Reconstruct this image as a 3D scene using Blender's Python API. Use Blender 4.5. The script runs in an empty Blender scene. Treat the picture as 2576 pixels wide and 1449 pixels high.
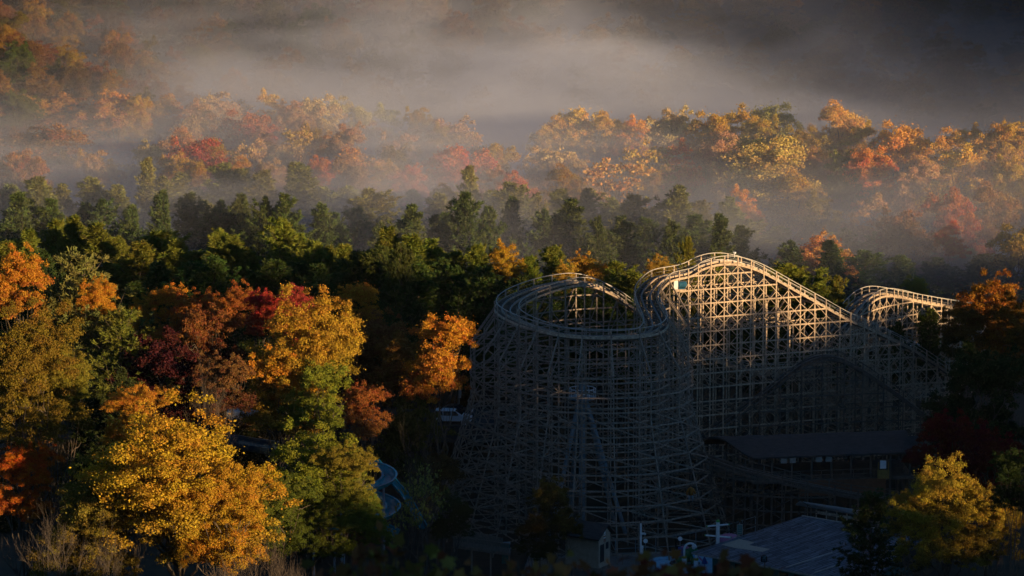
import bpy, math, random
import numpy as np
from mathutils import Vector, Matrix

SC = bpy.context.scene
COL = SC.collection
# ------------------------------------------------------------------ camera model
CAM = np.array([0.0, 0.0, 100.0]); PITCH = math.radians(9.0); FPX = 1288 / math.tan(math.radians(8.5))
def ray(px, py):
    a = (px - 1288) / FPX; b = (724.5 - py) / FPX
    return np.array([a, math.cos(PITCH) + b * math.sin(PITCH), -math.sin(PITCH) + b * math.cos(PITCH)])
def P(px, py, Y):
    d = ray(px, py); return CAM + d * (Y / d[1])
def G(px, py, z):
    d = ray(px, py); return CAM + d * ((z - CAM[2]) / d[2])
def X(px, Y): return P(px, 724.5, Y)[0]
def Zt(py, Y): return float(P(1288, py, Y)[2])

def sm(t, a, b):
    t = np.clip((np.asarray(t, float) - a) / (b - a), 0, 1); return t * t * (3 - 2 * t)
SX, SY, SEL = 0.72, -0.69, math.radians(6.0)      # horizontal direction towards the sun, and its height

def gz(x, y):
    x = np.asarray(x, float); y = np.asarray(y, float)
    kn = 1 - sm(x, 35, 75)
    near = (98.2 - .27 * y) * kn
    main = 5 + .24 * np.maximum(0, 365 - y) * kn
    b = np.maximum(near, main)
    b = b + 7 * sm(y, 420, 446)
    b = np.maximum(b, 14 * sm(-x, 15, 34))
    h = np.maximum(0, y - 690); b = b + .33 * h * h / (h + 25)
    b = b + .42 * np.maximum(0, -x - 52) * np.exp(-((y - 685) / 60.) ** 2)
    u = x * SX + y * SY; v = -x * SY + y * SX
    rh = 37 - 7.5 * sm(v, 261, 265) * (1 - sm(v, 268, 273) * .75 - sm(v, 283, 287) * .25) + 6 * sm(v, 284, 289) + 42 * sm(v, 505, 575)
    b = np.maximum(b, rh * sm(u, -125, -72) * (1 - sm(y, 520, 620)) + 2.0 * np.sin(x * .05) * sm(u, -110, -72))
    b = b + .35 * np.sin(x * .11 + y * .05) * np.cos(y * .09) * sm(np.abs(y - 395), 40, 80)
    return b

# ------------------------------------------------------------------ object helpers
def put(o, parent=None):
    COL.objects.link(o)
    if parent is not None: o.parent = parent
    return o
def tag(o, label=None, cat=None, group=None, kind=None):
    if label: o['label'] = label
    if cat: o['category'] = cat
    if group: o['group'] = group
    if kind: o['kind'] = kind
    return o
def root(name, loc, label, cat, group=None, rz=0.0):
    o = bpy.data.objects.new(name, None); o.location = tuple(float(c) for c in loc); o.rotation_euler = (0, 0, rz)
    o.empty_display_size = .5
    put(o); return tag(o, label, cat, group)

class MB:
    """collects polygons, builds one mesh object"""
    def __init__(s): s.v = []; s.f = []; s.n = 0
    def add(s, v, f):
        v = np.asarray(v, float); s.v.append(v); s.f.extend([[i + s.n for i in q] for q in f]); s.n += len(v)
        return s
    def beam(s, a, b, w=.14, h=.14, up=(0, 0, 1)):
        a = np.asarray(a, float); b = np.asarray(b, float); d = b - a; L = np.linalg.norm(d)
        if L < 1e-6: return s
        d = d / L; up = np.asarray(up, float)
        if abs(d @ up) > .98: up = np.array([0, 1, 0.]) if abs(d[1]) < .9 else np.array([1, 0, 0.])
        sd = np.cross(d, up); sd /= np.linalg.norm(sd); u = np.cross(sd, d)
        o = [(-1, -1), (1, -1), (1, 1), (-1, 1)]
        v = [p + sd * w / 2 * i + u * h / 2 * j for p in (a, b) for i, j in o]
        return s.add(v, [[0, 1, 2, 3], [7, 6, 5, 4], [0, 4, 5, 1], [1, 5, 6, 2], [2, 6, 7, 3], [3, 7, 4, 0]])
    def box(s, lo, hi, M=None):
        (a, b, c), (d, e, f) = lo, hi
        v = np.array([(a, b, c), (d, b, c), (d, e, c), (a, e, c), (a, b, f), (d, b, f), (d, e, f), (a, e, f)], float)
        if M is not None: v = np.array([list(M @ Vector(p)) for p in v])
        return s.add(v, [[3, 2, 1, 0], [4, 5, 6, 7], [0, 1, 5, 4], [1, 2, 6, 5], [2, 3, 7, 6], [3, 0, 4, 7]])
    def tube(s, pts, rad, n=6, caps=True):
        pts = np.asarray(pts, float); m = len(pts)
        rad = np.broadcast_to(np.asarray(rad, float), (m,)) if np.ndim(rad) == 0 else np.asarray(rad, float)
        t = np.gradient(pts, axis=0); t /= (np.linalg.norm(t, axis=1)[:, None] + 1e-9)
        ref = np.array([0.02, 0.04, 1.0])
        if abs(t[0] @ ref) > .95: ref = np.array([1.0, .1, 0])
        V = []
        for i in range(m):
            a = ref - t[i] * (ref @ t[i]); a /= (np.linalg.norm(a) + 1e-9); b = np.cross(t[i], a); ref = a
            for k in range(n):
                an = 2 * math.pi * k / n; V.append(pts[i] + rad[i] * (a * math.cos(an) + b * math.sin(an)))
        F = [[i * n + k, i * n + (k + 1) % n, (i + 1) * n + (k + 1) % n, (i + 1) * n + k] for i in range(m - 1) for k in range(n)]
        if caps: F += [list(range(n))[::-1], [(m - 1) * n + k for k in range(n)]]
        return s.add(V, F)
    def sweep(s, secs, closed=True, caps=True):
        """secs: list of equal-length cross-sections (lists of points)"""
        n = len(secs[0]); V = [p for c in secs for p in c]; F = []
        rng = n if closed else n - 1
        for i in range(len(secs) - 1):
            for k in range(rng): F.append([i * n + k, i * n + (k + 1) % n, (i + 1) * n + (k + 1) % n, (i + 1) * n + k])
        if caps and closed: F += [list(range(n))[::-1], [(len(secs) - 1) * n + k for k in range(n)]]
        return s.add(V, F)
    def slab(s, poly, t):
        """polygon (3d points, ccw from above) thickened downwards by t"""
        poly = np.asarray(poly, float); n = len(poly); low = poly - np.array([0, 0, t])
        return s.add(list(poly) + list(low), [list(range(n)), list(range(n, 2 * n))[::-1]] + [[k, k + n, (k + 1) % n + n, (k + 1) % n] for k in range(n)])
    def ball(s, c, r, nu=14, nv=9, M=None):
        c = np.asarray(c, float); r = np.broadcast_to(np.asarray(r, float), (3,)); V = []
        for i in range(nv + 1):
            th = math.pi * i / nv
            for k in range(nu):
                ph = 2 * math.pi * k / nu; d = np.array([math.sin(th) * math.cos(ph), math.sin(th) * math.sin(ph), math.cos(th)]) * r
                if M is not None: d = np.array(list(M @ Vector(d)))
                V.append(c + d)
        F = [[i * nu + k, (i + 1) * nu + k, (i + 1) * nu + (k + 1) % nu, i * nu + (k + 1) % nu] for i in range(nv) for k in range(nu)]
        return s.add(V, F)
    def build(s, name, mat, parent=None, smooth=False, origin=None):
        me = bpy.data.meshes.new(name)
        V = np.concatenate(s.v) if s.v else np.zeros((0, 3))
        off = np.zeros(3)
        if parent is not None and parent.type == 'EMPTY': off = np.array(parent.matrix_basis.translation)
        if parent is not None and parent.type != 'EMPTY':
            pp = parent
            while pp is not None:
                off = off + np.array(pp.matrix_basis.translation); pp = pp.parent
        if origin is not None and parent is None: off = np.asarray(origin, float)
        me.from_pydata((V - off).tolist(), [], s.f); me.validate(); me.update()
        if smooth: me.polygons.foreach_set('use_smooth', [True] * len(me.polygons))
        me.materials.append(mat)
        o = bpy.data.objects.new(name, me)
        if origin is not None and parent is None: o.location = tuple(off)
        return put(o, parent)

def raw_mesh(name, V, quads, mats, matidx=None, attr=None):
    me = bpy.data.meshes.new(name); n = len(quads); k = quads.shape[1]
    me.vertices.add(len(V)); me.vertices.foreach_set('co', V.astype(np.float32).ravel())
    me.loops.add(n * k); me.loops.foreach_set('vertex_index', quads.astype(np.int32).ravel())
    me.polygons.add(n); me.polygons.foreach_set('loop_start', (np.arange(n) * k).astype(np.int32))
    me.update(calc_edges=True)
    for m in mats: me.materials.append(m)
    if attr is not None:
        a = me.attributes.new('leaf', 'FLOAT_VECTOR', 'FACE'); a.data.foreach_set('vector', attr.astype(np.float32).ravel())
    return me

# ------------------------------------------------------------------ materials
def mat(name, fn):
    m = bpy.data.materials.new(name); m.use_nodes = True; nt = m.node_tree; nt.nodes.clear()
    out = nt.nodes.new('ShaderNodeOutputMaterial'); fn(nt, out); return m
def N(nt, t, **kw):
    n = nt.nodes.new('ShaderNode' + t)
    for k, v in kw.items():
        if k.startswith('i_'): n.inputs[k[2:].replace('_', ' ')].default_value = v
        else: setattr(n, k, v)
    return n
def ramp(nt, fac, stops):
    r = nt.nodes.new('ShaderNodeValToRGB'); e = r.color_ramp.elements
    while len(e) < len(stops): e.new(.5)
    for q, (p, c) in zip(e, stops): q.position = p; q.color = (*c, 1)
    nt.links.new(fac, r.inputs[0]); return r.outputs[0]
def plain(name, c1, c2=None, scale=3.0, rough=.6, stretch=(1, 1, 1), metal=0.0, spec=.35, bump=0.0, dirt=0.0):
    def fn(nt, out):
        L = nt.links.new; b = N(nt, 'BsdfPrincipled'); b.inputs['Roughness'].default_value = rough; b.inputs['Metallic'].default_value = metal
        b.inputs['Specular IOR Level'].default_value = spec
        g = N(nt, 'NewGeometry'); mp = N(nt, 'Mapping'); mp.inputs['Scale'].default_value = stretch; L(g.outputs['Position'], mp.inputs[0])
        no = N(nt, 'TexNoise', i_Scale=scale, i_Detail=5.0, i_Roughness=.65); L(mp.outputs[0], no.inputs['Vector'])
        cc = c2 if c2 else tuple(x * .7 for x in c1)
        col = ramp(nt, no.outputs[0], [(.32, cc), (.66, c1)])
        L(col, b.inputs['Base Color'])
        if bump:
            bp = N(nt, 'Bump', i_Strength=bump, i_Distance=.05); L(no.outputs[0], bp.inputs['Height']); L(bp.outputs[0], b.inputs['Normal'])
        L(b.outputs[0], out.inputs[0])
    return mat(name, fn)
def emis(name, c, s):
    def fn(nt, out):
        e = N(nt, 'Emission', i_Strength=s); e.inputs[0].default_value = (*c, 1); nt.links.new(e.outputs[0], out.inputs[0])
    return mat(name, fn)

def leaf_mat(name, random_col=False, transl=.28):
    def fn(nt, out):
        L = nt.links.new
        at = N(nt, 'Attribute', attribute_name='leaf'); sep = N(nt, 'SeparateXYZ'); L(at.outputs['Vector'], sep.inputs[0])
        oi = N(nt, 'ObjectInfo')
        if random_col:
            top = ramp(nt, oi.outputs['Random'], [(0, (.14, .07, .025)), (.25, (.17, .10, .03)), (.45, (.11, .045, .02)), (.62, (.055, .06, .02)), (.8, (.16, .08, .03)), (1, (.04, .05, .02))])  # low leaf colours; the far hill's shade is put into them
            low = ramp(nt, oi.outputs['Random'], [(0, (.12, .07, .03)), (1, (.05, .06, .02))])
            lowo = low
        else:
            top = oi.outputs['Color']
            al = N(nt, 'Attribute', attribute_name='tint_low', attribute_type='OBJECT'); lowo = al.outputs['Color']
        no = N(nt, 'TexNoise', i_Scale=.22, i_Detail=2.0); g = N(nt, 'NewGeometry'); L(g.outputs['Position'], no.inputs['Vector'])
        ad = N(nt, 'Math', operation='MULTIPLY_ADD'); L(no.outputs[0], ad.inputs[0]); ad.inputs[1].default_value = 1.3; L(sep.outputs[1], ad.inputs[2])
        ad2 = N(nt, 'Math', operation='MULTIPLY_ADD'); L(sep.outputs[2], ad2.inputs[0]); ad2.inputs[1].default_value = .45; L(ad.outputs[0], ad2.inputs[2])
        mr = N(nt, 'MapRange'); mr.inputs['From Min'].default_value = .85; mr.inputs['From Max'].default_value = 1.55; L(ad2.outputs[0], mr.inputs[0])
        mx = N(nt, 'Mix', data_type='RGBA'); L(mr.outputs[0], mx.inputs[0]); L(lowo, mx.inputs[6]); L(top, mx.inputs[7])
        hs = N(nt, 'HueSaturation')
        h = N(nt, 'MapRange'); h.inputs['To Min'].default_value = .475; h.inputs['To Max'].default_value = .525; L(sep.outputs[2], h.inputs[0]); L(h.outputs[0], hs.inputs['Hue'])
        vv = N(nt, 'MapRange'); vv.inputs['To Min'].default_value = .66; vv.inputs['To Max'].default_value = 1.36; L(sep.outputs[0], vv.inputs[0]); L(vv.outputs[0], hs.inputs['Value'])
        L(mx.outputs[2], hs.inputs['Color'])
        d = N(nt, 'BsdfDiffuse'); t = N(nt, 'BsdfTranslucent'); ms = N(nt, 'MixShader'); ms.inputs[0].default_value = transl
        L(hs.outputs[0], d.inputs[0]); L(hs.outputs[0], t.inputs[0]); L(d.outputs[0], ms.inputs[1]); L(t.outputs[0], ms.inputs[2])
        L(ms.outputs[0], out.inputs[0])
    return mat(name, fn)

M = {}
M['leaf'] = leaf_mat('foliage')
M['needle'] = leaf_mat('needles', transl=.15)
M['wood_leaf'] = leaf_mat('hillside_foliage', random_col=True)
M['bark'] = plain('bark', (.13, .10, .075), (.05, .04, .03), 2.5, .9, (1, 1, .25), bump=.3)
M['palebark'] = plain('pale_bark', (.13, .105, .08), (.06, .047, .037), 3, .9, (1, 1, .3))
M['ground'] = plain('leaf_litter', (.07, .045, .022), (.022, .02, .011), .35, .95)
M['path'] = plain('paving', (.22, .20, .18), (.14, .13, .12), 1.2, .8)
M['asphalt'] = plain('asphalt', (.06, .06, .062), (.04, .04, .042), 2, .85)
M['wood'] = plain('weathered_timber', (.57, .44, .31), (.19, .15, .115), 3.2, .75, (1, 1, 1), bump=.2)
M['woodshade'] = plain('shade_darkened_timber', (.37, .305, .24), (.13, .105, .085), 3.2, .75, (1, 1, 1), bump=.2)  # coaster timber darkened for the tower; its shade is put into the colour
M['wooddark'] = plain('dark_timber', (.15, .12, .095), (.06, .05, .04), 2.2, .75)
M['steelrail'] = plain('steel_rail', (.32, .31, .31), (.12, .11, .11), 4, .4, metal=.8)
M['rail'] = plain('painted_handrail', (.42, .40, .36), (.24, .23, .21), 3, .5)
M['steel'] = plain('blue_grey_steel', (.22, .29, .33), (.13, .18, .21), 1.5, .5)
M['white'] = plain('white_paint', (.86, .87, .87), (.66, .68, .70), 3, .5)
M['teal'] = plain('teal_fibreglass', (.02, .22, .27), (.012, .13, .16), 1.4, .25)
M['tealwall'] = plain('teal_wall', (.05, .19, .18), (.03, .13, .125), 2, .7)
M['tan'] = plain('tan_wall', (.44, .36, .27), (.33, .27, .20), 2, .8)
M['dark'] = plain('dark_opening', (.02, .02, .022), (.01, .01, .012), 3, .4)
M['pool'] = plain('pool_paint', (.45, .74, .88), (.28, .58, .78), 1.0, .25)
M['glass'] = plain('car_glass', (.03, .035, .04), (.02, .02, .025), 3, .1)
M['tyre'] = plain('tyre_rubber', (.025, .025, .025), None, 3, .8)
# ------------------------------------------------------------------ tree prototypes (mesh data shared by the copies)
def leaf_cloud(C, Nrm, size, rng, aspect=1.5, flat=.55):
    """C centres, Nrm preferred normals -> quads"""
    n = len(C); r = rng.normal(size=(n, 3)); nr = Nrm * flat + r * .75; nr /= np.linalg.norm(nr, axis=1)[:, None]
    a = rng.normal(size=(n, 3)); a -= nr * (a * nr).sum(1)[:, None]; a /= np.linalg.norm(a, axis=1)[:, None]; b = np.cross(nr, a)
    s = (size * rng.uniform(.6, 1.35, n))[:, None]
    V = np.stack([C - a * s * aspect * .5, C - b * s * .5 + a * s * .08, C + a * s * aspect * .5, C + b * s * .5 + a * s * .08], 1)
    return V.reshape(-1, 3), np.arange(4 * n).reshape(-1, 4)

def limb(mb, a, b, r0, r1, rng, n=5, wob=.12, sag=0):
    a = np.asarray(a, float); b = np.asarray(b, float); L = np.linalg.norm(b - a); t = np.linspace(0, 1, n)[:, None]
    p = a + (b - a) * t + rng.normal(size=(n, 3)) * wob * L * .25 * np.sin(np.pi * t)
    p[:, 2] += sag * L * np.sin(np.pi * t[:, 0])
    mb.tube(p, np.linspace(r0, r1, n), 5, caps=False); return p

def broadleaf(seed, npuff=90, nleaf=130, leaf=.3, H=20., W=14., base=.28, fingers=10, sparse=1.0, pr=.088):
    """trunk mesh + crown mesh, height H, crown width W, crown from base*H up"""
    rng = np.random.default_rng(seed); cz = H * (base + (1 - base) * .48); hz = H * (1 - base) * .5
    lobes = []
    nl = 9
    for i in range(nl):
        an = i * 2.4 + rng.uniform(-.5, .5); rr = W * .5 * rng.uniform(.30, .60); zz = cz + hz * rng.uniform(-.62, .55)
        lr = W * rng.uniform(.15, .25)
        lobes.append((np.array([math.cos(an) * rr, math.sin(an) * rr, zz]), lr, lr * rng.uniform(.8, 1.25)))
    lobes.append((np.array([rng.uniform(-.6, .6), rng.uniform(-.6, .6), cz + hz * .45]), W * .23, hz * .42))
    lobes.append((np.array([0, 0, cz - hz * .1]), W * .30, hz * .6))
    puffs = []
    for i in range(npuff):
        c, lr, lz = lobes[rng.integers(len(lobes))]
        d = rng.normal(size=3); d /= np.linalg.norm(d); d[2] = d[2] if d[2] > -.35 else -d[2] * .5
        q = c + d * np.array([lr, lr, lz]) * (rng.uniform(.75, 1.05) if rng.random() < .8 else rng.uniform(.2, .7))
        puffs.append((q, W * pr * rng.uniform(.6, 1.25), rng.uniform(.75, 1.15)))
    for i in range(fingers):
        c, lr, lz = lobes[rng.integers(len(lobes))]
        an = rng.uniform(0, 6.28); q = c + np.array([math.cos(an) * lr * .6, math.sin(an) * lr * .6, lz * rng.uniform(.9, 1.2)])
        puffs.append((q, W * pr * .6, rng.uniform(1.3, 2.0)))
    tops = [q[0][2] + q[1] * q[2] for q in puffs]; k = H / max(tops)
    C = []; NN = []; A = []
    for q, r, ez in puffs:
        m = int(nleaf * (r / (W * pr)) ** 1.6 * sparse * rng.uniform(.75, 1.2)); d = rng.normal(size=(m, 3)); d /= np.linalg.norm(d, axis=1)[:, None]
        d[:, 2] = np.where(d[:, 2] < -.3, -d[:, 2] * .6, d[:, 2])
        rad = r * rng.uniform(.35, 1.15, m) ** .6
        stray = np.where(rng.random(m) < .13, rng.uniform(1.1, 2.1, m), 1.0)
        pts = q + d * (rad * stray)[:, None] * np.array([1, 1, ez]); C.append(pts); NN.append(d + np.array([0, 0, .35]))
        pv = rng.random(); A.append(np.stack([rng.random(m), (pts[:, 2] - H * base) / (H * (1 - base)), np.clip(.14 + .72 * pv + rng.normal(size=m) * .22, 0, 1)], 1))
    C = np.concatenate(C); C[:, 2] *= k; NN = np.concatenate(NN); A = np.concatenate(A)
    kw = W * .5 / np.percentile(np.hypot(C[:, 0], C[:, 1]), 97); C[:, :2] *= kw
    V, Q = leaf_cloud(C, NN, leaf, rng)
    crown = raw_mesh('crown', V, Q, [M['leaf']], attr=A)
    mb = MB(); fork = H * (base + .05)
    tp = limb(mb, (0, 0, -1.5), (0, 0, fork), .026 * H * .75, .018 * H * .75, rng, 6, .05)
    limb(mb, tp[-1], lobes[9][0] * np.array([1, 1, k]), .015 * H * .7, .05, rng, 6, .2)
    for c, lr, lz in lobes[:9]:
        cc = c * np.array([1, 1, k]); st = tp[-1] * rng.uniform(.8, 1.0) if rng.random() < .5 else np.array([0, 0, fork + (cc[2] - fork) * rng.uniform(0, .35)])
        lp = limb(mb, st, cc, .011 * H * .7, .045, rng, 6, .25)
        for j in range(5):
            d = rng.normal(size=3); d[2] = abs(d[2]); d /= np.linalg.norm(d)
            limb(mb, lp[rng.integers(2, 6)], cc + d * lr * 1.0, .045, .02, rng, 4, .3)
    return dict(crown=crown, trunk=meshof(mb, 'trunk', M['bark']), H=H, W=W)

def meshof(mb, name, m):
    me = bpy.data.meshes.new(name); me.from_pydata(np.concatenate(mb.v).tolist(), [], mb.f); me.update(); me.materials.append(m)
    me.polygons.foreach_set('use_smooth', [True] * len(me.polygons)); return me

def pine(seed, H=20., W=7.5, base=.3, tuft=1.0, blade=.34, nper=13, plates=False, narrow=1.0):
    rng = np.random.default_rng(seed); C = []; D = []; A = []; mb = MB()
    mb.tube([(0, 0, -1.5), (rng.uniform(-.1, .1), 0, H * .5), (0, 0, H * .985)], [.21, .14, .03], 6, caps=False)
    z = H * base; lean = rng.uniform(0, 6.28); side = .3; sdir = rng.uniform(0, 6.28, 6); lump = rng.uniform(.72, 1.2, 6); lump[5] = 1.25
    while z < H * .985:
        f = (z / H - base) / (1 - base); prof = (min(1, .45 + f * 2.2) if f < .25 else (1 - ((f - .25) / .75) ** (1.0 if not plates else 1.6)))
        n = rng.integers(4, 7)
        for i in range(n):
            an = rng.uniform(0, 6.28); L = W * .5 * max(prof, .05) * rng.uniform(.55, 1.25) * (1 + .18 * math.cos(an - lean))
            L = max(L * (1.0 + side * math.cos(an - sdir[int(f * 5.99)])) * lump[int(f * 5.99)], .35); rise = rng.uniform(.12, .38) + f * .75
            tt = np.linspace(0, 1, 5); tip = np.array([math.cos(an), math.sin(an), 0]) * L
            pts = np.array([[0, 0, z]]) + tip * tt[:, None]; pts[:, 2] += L * (rise * tt ** 1.6 - .08 * np.sin(np.pi * tt))
            mb.tube(pts, np.linspace(.05, .015, 5), 3, caps=False)
            nt = max(3, int((3 + L * 3.2) * tuft)); pv = rng.random()
            for j in range(nt):
                s = rng.uniform(.25, 1.02) if L > 1 else rng.uniform(0, 1.05); b = np.array([np.interp(s, tt, pts[:, k]) for k in range(3)])
                lat = np.array([-math.sin(an), math.cos(an), 0]) * rng.normal() * .28 * L * (1.15 - s) ** .5
                b = b + lat + np.array([0, 0, rng.uniform(-.05, .22)])
                out = tip / (L + 1e-6) * .6 + lat * .5 / (np.linalg.norm(lat) + .3) + np.array([0, 0, .55])
                m = nper; d = out + rng.normal(size=(m, 3)) * .62; d /= np.linalg.norm(d, axis=1)[:, None]
                C.append(b + rng.normal(size=(m, 3)) * .07); D.append(d)
                A.append(np.stack([rng.random(m), np.full(m, f), np.full(m, np.clip(pv + rng.normal() * .15, 0, 1))], 1))
        z += rng.uniform(.38, .62) * (1.25 if plates else 1) * (1 - .35 * f)
    C = np.concatenate(C); D = np.concatenate(D); A = np.concatenate(A); n = len(C)
    sd = np.cross(D, rng.normal(size=(n, 3))); sd /= np.linalg.norm(sd, axis=1)[:, None]
    s = (blade * rng.uniform(.7, 1.3, n))[:, None]; w = s * .24
    V = np.stack([C - sd * w * .5, C + sd * w * .5, C + D * s + sd * w * .25, C + D * s - sd * w * .25], 1).reshape(-1, 3)
    crown = raw_mesh('crown', V, np.arange(4 * n).reshape(-1, 4), [M['needle']], attr=A)
    return dict(crown=crown, trunk=meshof(mb, 'trunk', M['bark']), H=H, W=W)

def bare(seed, H=12., W=8., stems=3, depth=4, leafn=0, m='palebark', r0=.10):
    rng = np.random.default_rng(seed); mb = MB(); C = []
    def grow(p, d, L, r, k):
        q = p + d * L; mid = (p + q) / 2 + rng.normal(size=3) * L * .06
        mb.tube([p, mid, q], [r, r * .8, r * .62], 4 if k > 1 else 3, caps=False)
        if k == 0: C.append(q); return
        for i in range(3 if k > 1 else 2):
            nd = d + rng.normal(size=3) * np.array([.5, .5, .28]) + np.array([0, 0, .10]); nd /= np.linalg.norm(nd)
            grow(q if i else mid + (q - mid) * rng.uniform(.2, 1), nd, L * rng.uniform(.6, .85), r * .6, k - 1)
    for s in range(stems):
        an = rng.uniform(0, 6.28); sp = .42 if stems > 1 else .05
        d = np.array([math.cos(an) * sp, math.sin(an) * sp, 1]); d /= np.linalg.norm(d)
        grow(np.array([math.cos(an) * .2, math.sin(an) * .2, -.6]), d, H * .3, r0, depth)
    V = np.concatenate(mb.v); k = H / V[:, 2].max(); kw = W / (np.percentile(V[:, 0], 98) - np.percentile(V[:, 0], 2))
    for v in mb.v: v[:] = v * np.array([kw, kw, k])
    res = dict(trunk=meshof(mb, 'trunk', M[m]), H=H, W=W, crown=None)
    if leafn:
        C = np.array(C) * np.array([kw, kw, k]); ii = rng.integers(0, len(C), leafn); c = C[ii] + rng.normal(size=(leafn, 3)) * .25
        Vl, Q = leaf_cloud(c, np.tile([0, 0, 1.], (leafn, 1)), .2, rng)
        A = np.stack([rng.random(leafn), c[:, 2] / H, rng.random(leafn)], 1); res['crown'] = raw_mesh('crown', Vl, Q, [M['leaf']], attr=A)
    return res

PR = {}
for i in range(3): PR['near%d' % i] = broadleaf(11 + i, 420, 270, .125, 20, 14, .18, 60, pr=.046)
for i in range(4): PR['mid%d' % i] = broadleaf(31 + i, 280, 190, .185, 20, 13, .18, 26, pr=.057)
for i in range(4): PR['far%d' % i] = broadleaf(51 + i, 250, 215, .2, 18, 13, .08, 12, pr=.07)
PR['thin'] = broadleaf(71, 60, 60, .36, 18, 11, .25, 16, .6, .07)
for i in range(5): PR['pine%d' % i] = pine(81 + i, 20, 7.5, .18, 1.5, .34, 16, plates=(i % 2 == 0))
for i in range(4): PR['pinefar%d' % i] = pine(91 + i, 20, 7.5, .12, 1.3, .42, 12, plates=(i % 2 == 0))
PR['pineplate'] = pine(97, 20, 10, .18, 1.1, .33, 15, plates=True)
PR['bare'] = bare(101, 12, 9, 3, 5)
PR['bush'] = bare(103, 6, 7, 9, 4, m='bark', r0=.05)
PR['sapling'] = bare(105, 10, 5, 1, 5, 900, r0=.12)

TREES = []
def tree(proto, px, py, Y, wpx, top, low, label, name=None, group=None, rz=None, cat='tree', ground=None, x=None, H=None):
    p = PR[proto]; rng = random.Random(int(px * 7 + py * 13 + Y))
    xx = X(px, Y) if x is None else x; g = float(gz(xx, Y)) if ground is None else ground
    if H is None: H = Zt(py, Y) - g
    H = max(H, 3.0); W = wpx * Y / FPX; kz = H / p['H']; kx = W / p['W']
    if proto.startswith('pine'): kx *= 1.5
    kx = min(max(kx, kz * .35), kz * 2.6)
    lim = 1.12 if not proto.startswith('pine') else 1.9
    ratio = min(1.0, kx * lim / kz)
    nm = name or ('pine_tree' if proto.startswith('pine') else 'bare_tree' if proto in ('bare', 'sapling') else 'maple_tree')
    r = root(nm, (xx, Y, g), label, cat, group, rng.uniform(0, 6.28) if rz is None else rz)
    r.scale = (kx, kx, kz)
    j = lambda: 1 + rng.uniform(-.08, .08)
    for part in ('trunk', 'crown'):
        if p[part] is None: continue
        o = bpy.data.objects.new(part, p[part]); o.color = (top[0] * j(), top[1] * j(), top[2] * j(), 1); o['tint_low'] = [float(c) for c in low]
        if part == 'crown' and p['trunk'] is not None and proto not in ('sapling',): o.scale = (1, 1, ratio); o.location = (0, 0, p['H'] * (1 - ratio))
        put(o, r)
    TREES.append(r); return r

ORD = 'first second third fourth fifth sixth seventh eighth ninth tenth eleventh twelfth thirteenth fourteenth fifteenth sixteenth seventeenth eighteenth nineteenth twentieth'.split()
def ordn(i):
    if i < 20: return ORD[i]
    t = (i + 1) // 10; u = (i + 1) % 10
    tens = {2: 'twenty', 3: 'thirty', 4: 'forty', 5: 'fifty', 6: 'sixty', 7: 'seventy', 8: 'eighty', 9: 'ninety'}
    if u == 0: return {2: 'twentieth', 3: 'thirtieth', 4: 'fortieth', 5: 'fiftieth', 6: 'sixtieth', 7: 'seventieth', 8: 'eightieth', 9: 'ninetieth'}[t]
    return tens[t] + '-' + ORD[u - 1]

# colours (linear albedo)
GOLD = (.46, .26, .03); AMBER = (.48, .25, .028); ORANGE = (.49, .215, .03); RUST = (.32, .125, .03); RED = (.45, .11, .045); CRIM = (.30, .05, .04)
OLIVE = (.23, .175, .03); GREEN = (.12, .16, .025); LIME = (.24, .26, .04); BROWN = (.20, .10, .035); PALE = (.58, .42, .20); PINK = (.48, .27, .15); MAROON = (.07, .018, .018)
DK = (.035, .05, .015); PINE = (.15, .165, .028); PINE2 = (.19, .19, .055); PLOW = (.03, .05, .018); BLUEP = (.06, .09, .04)

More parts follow.
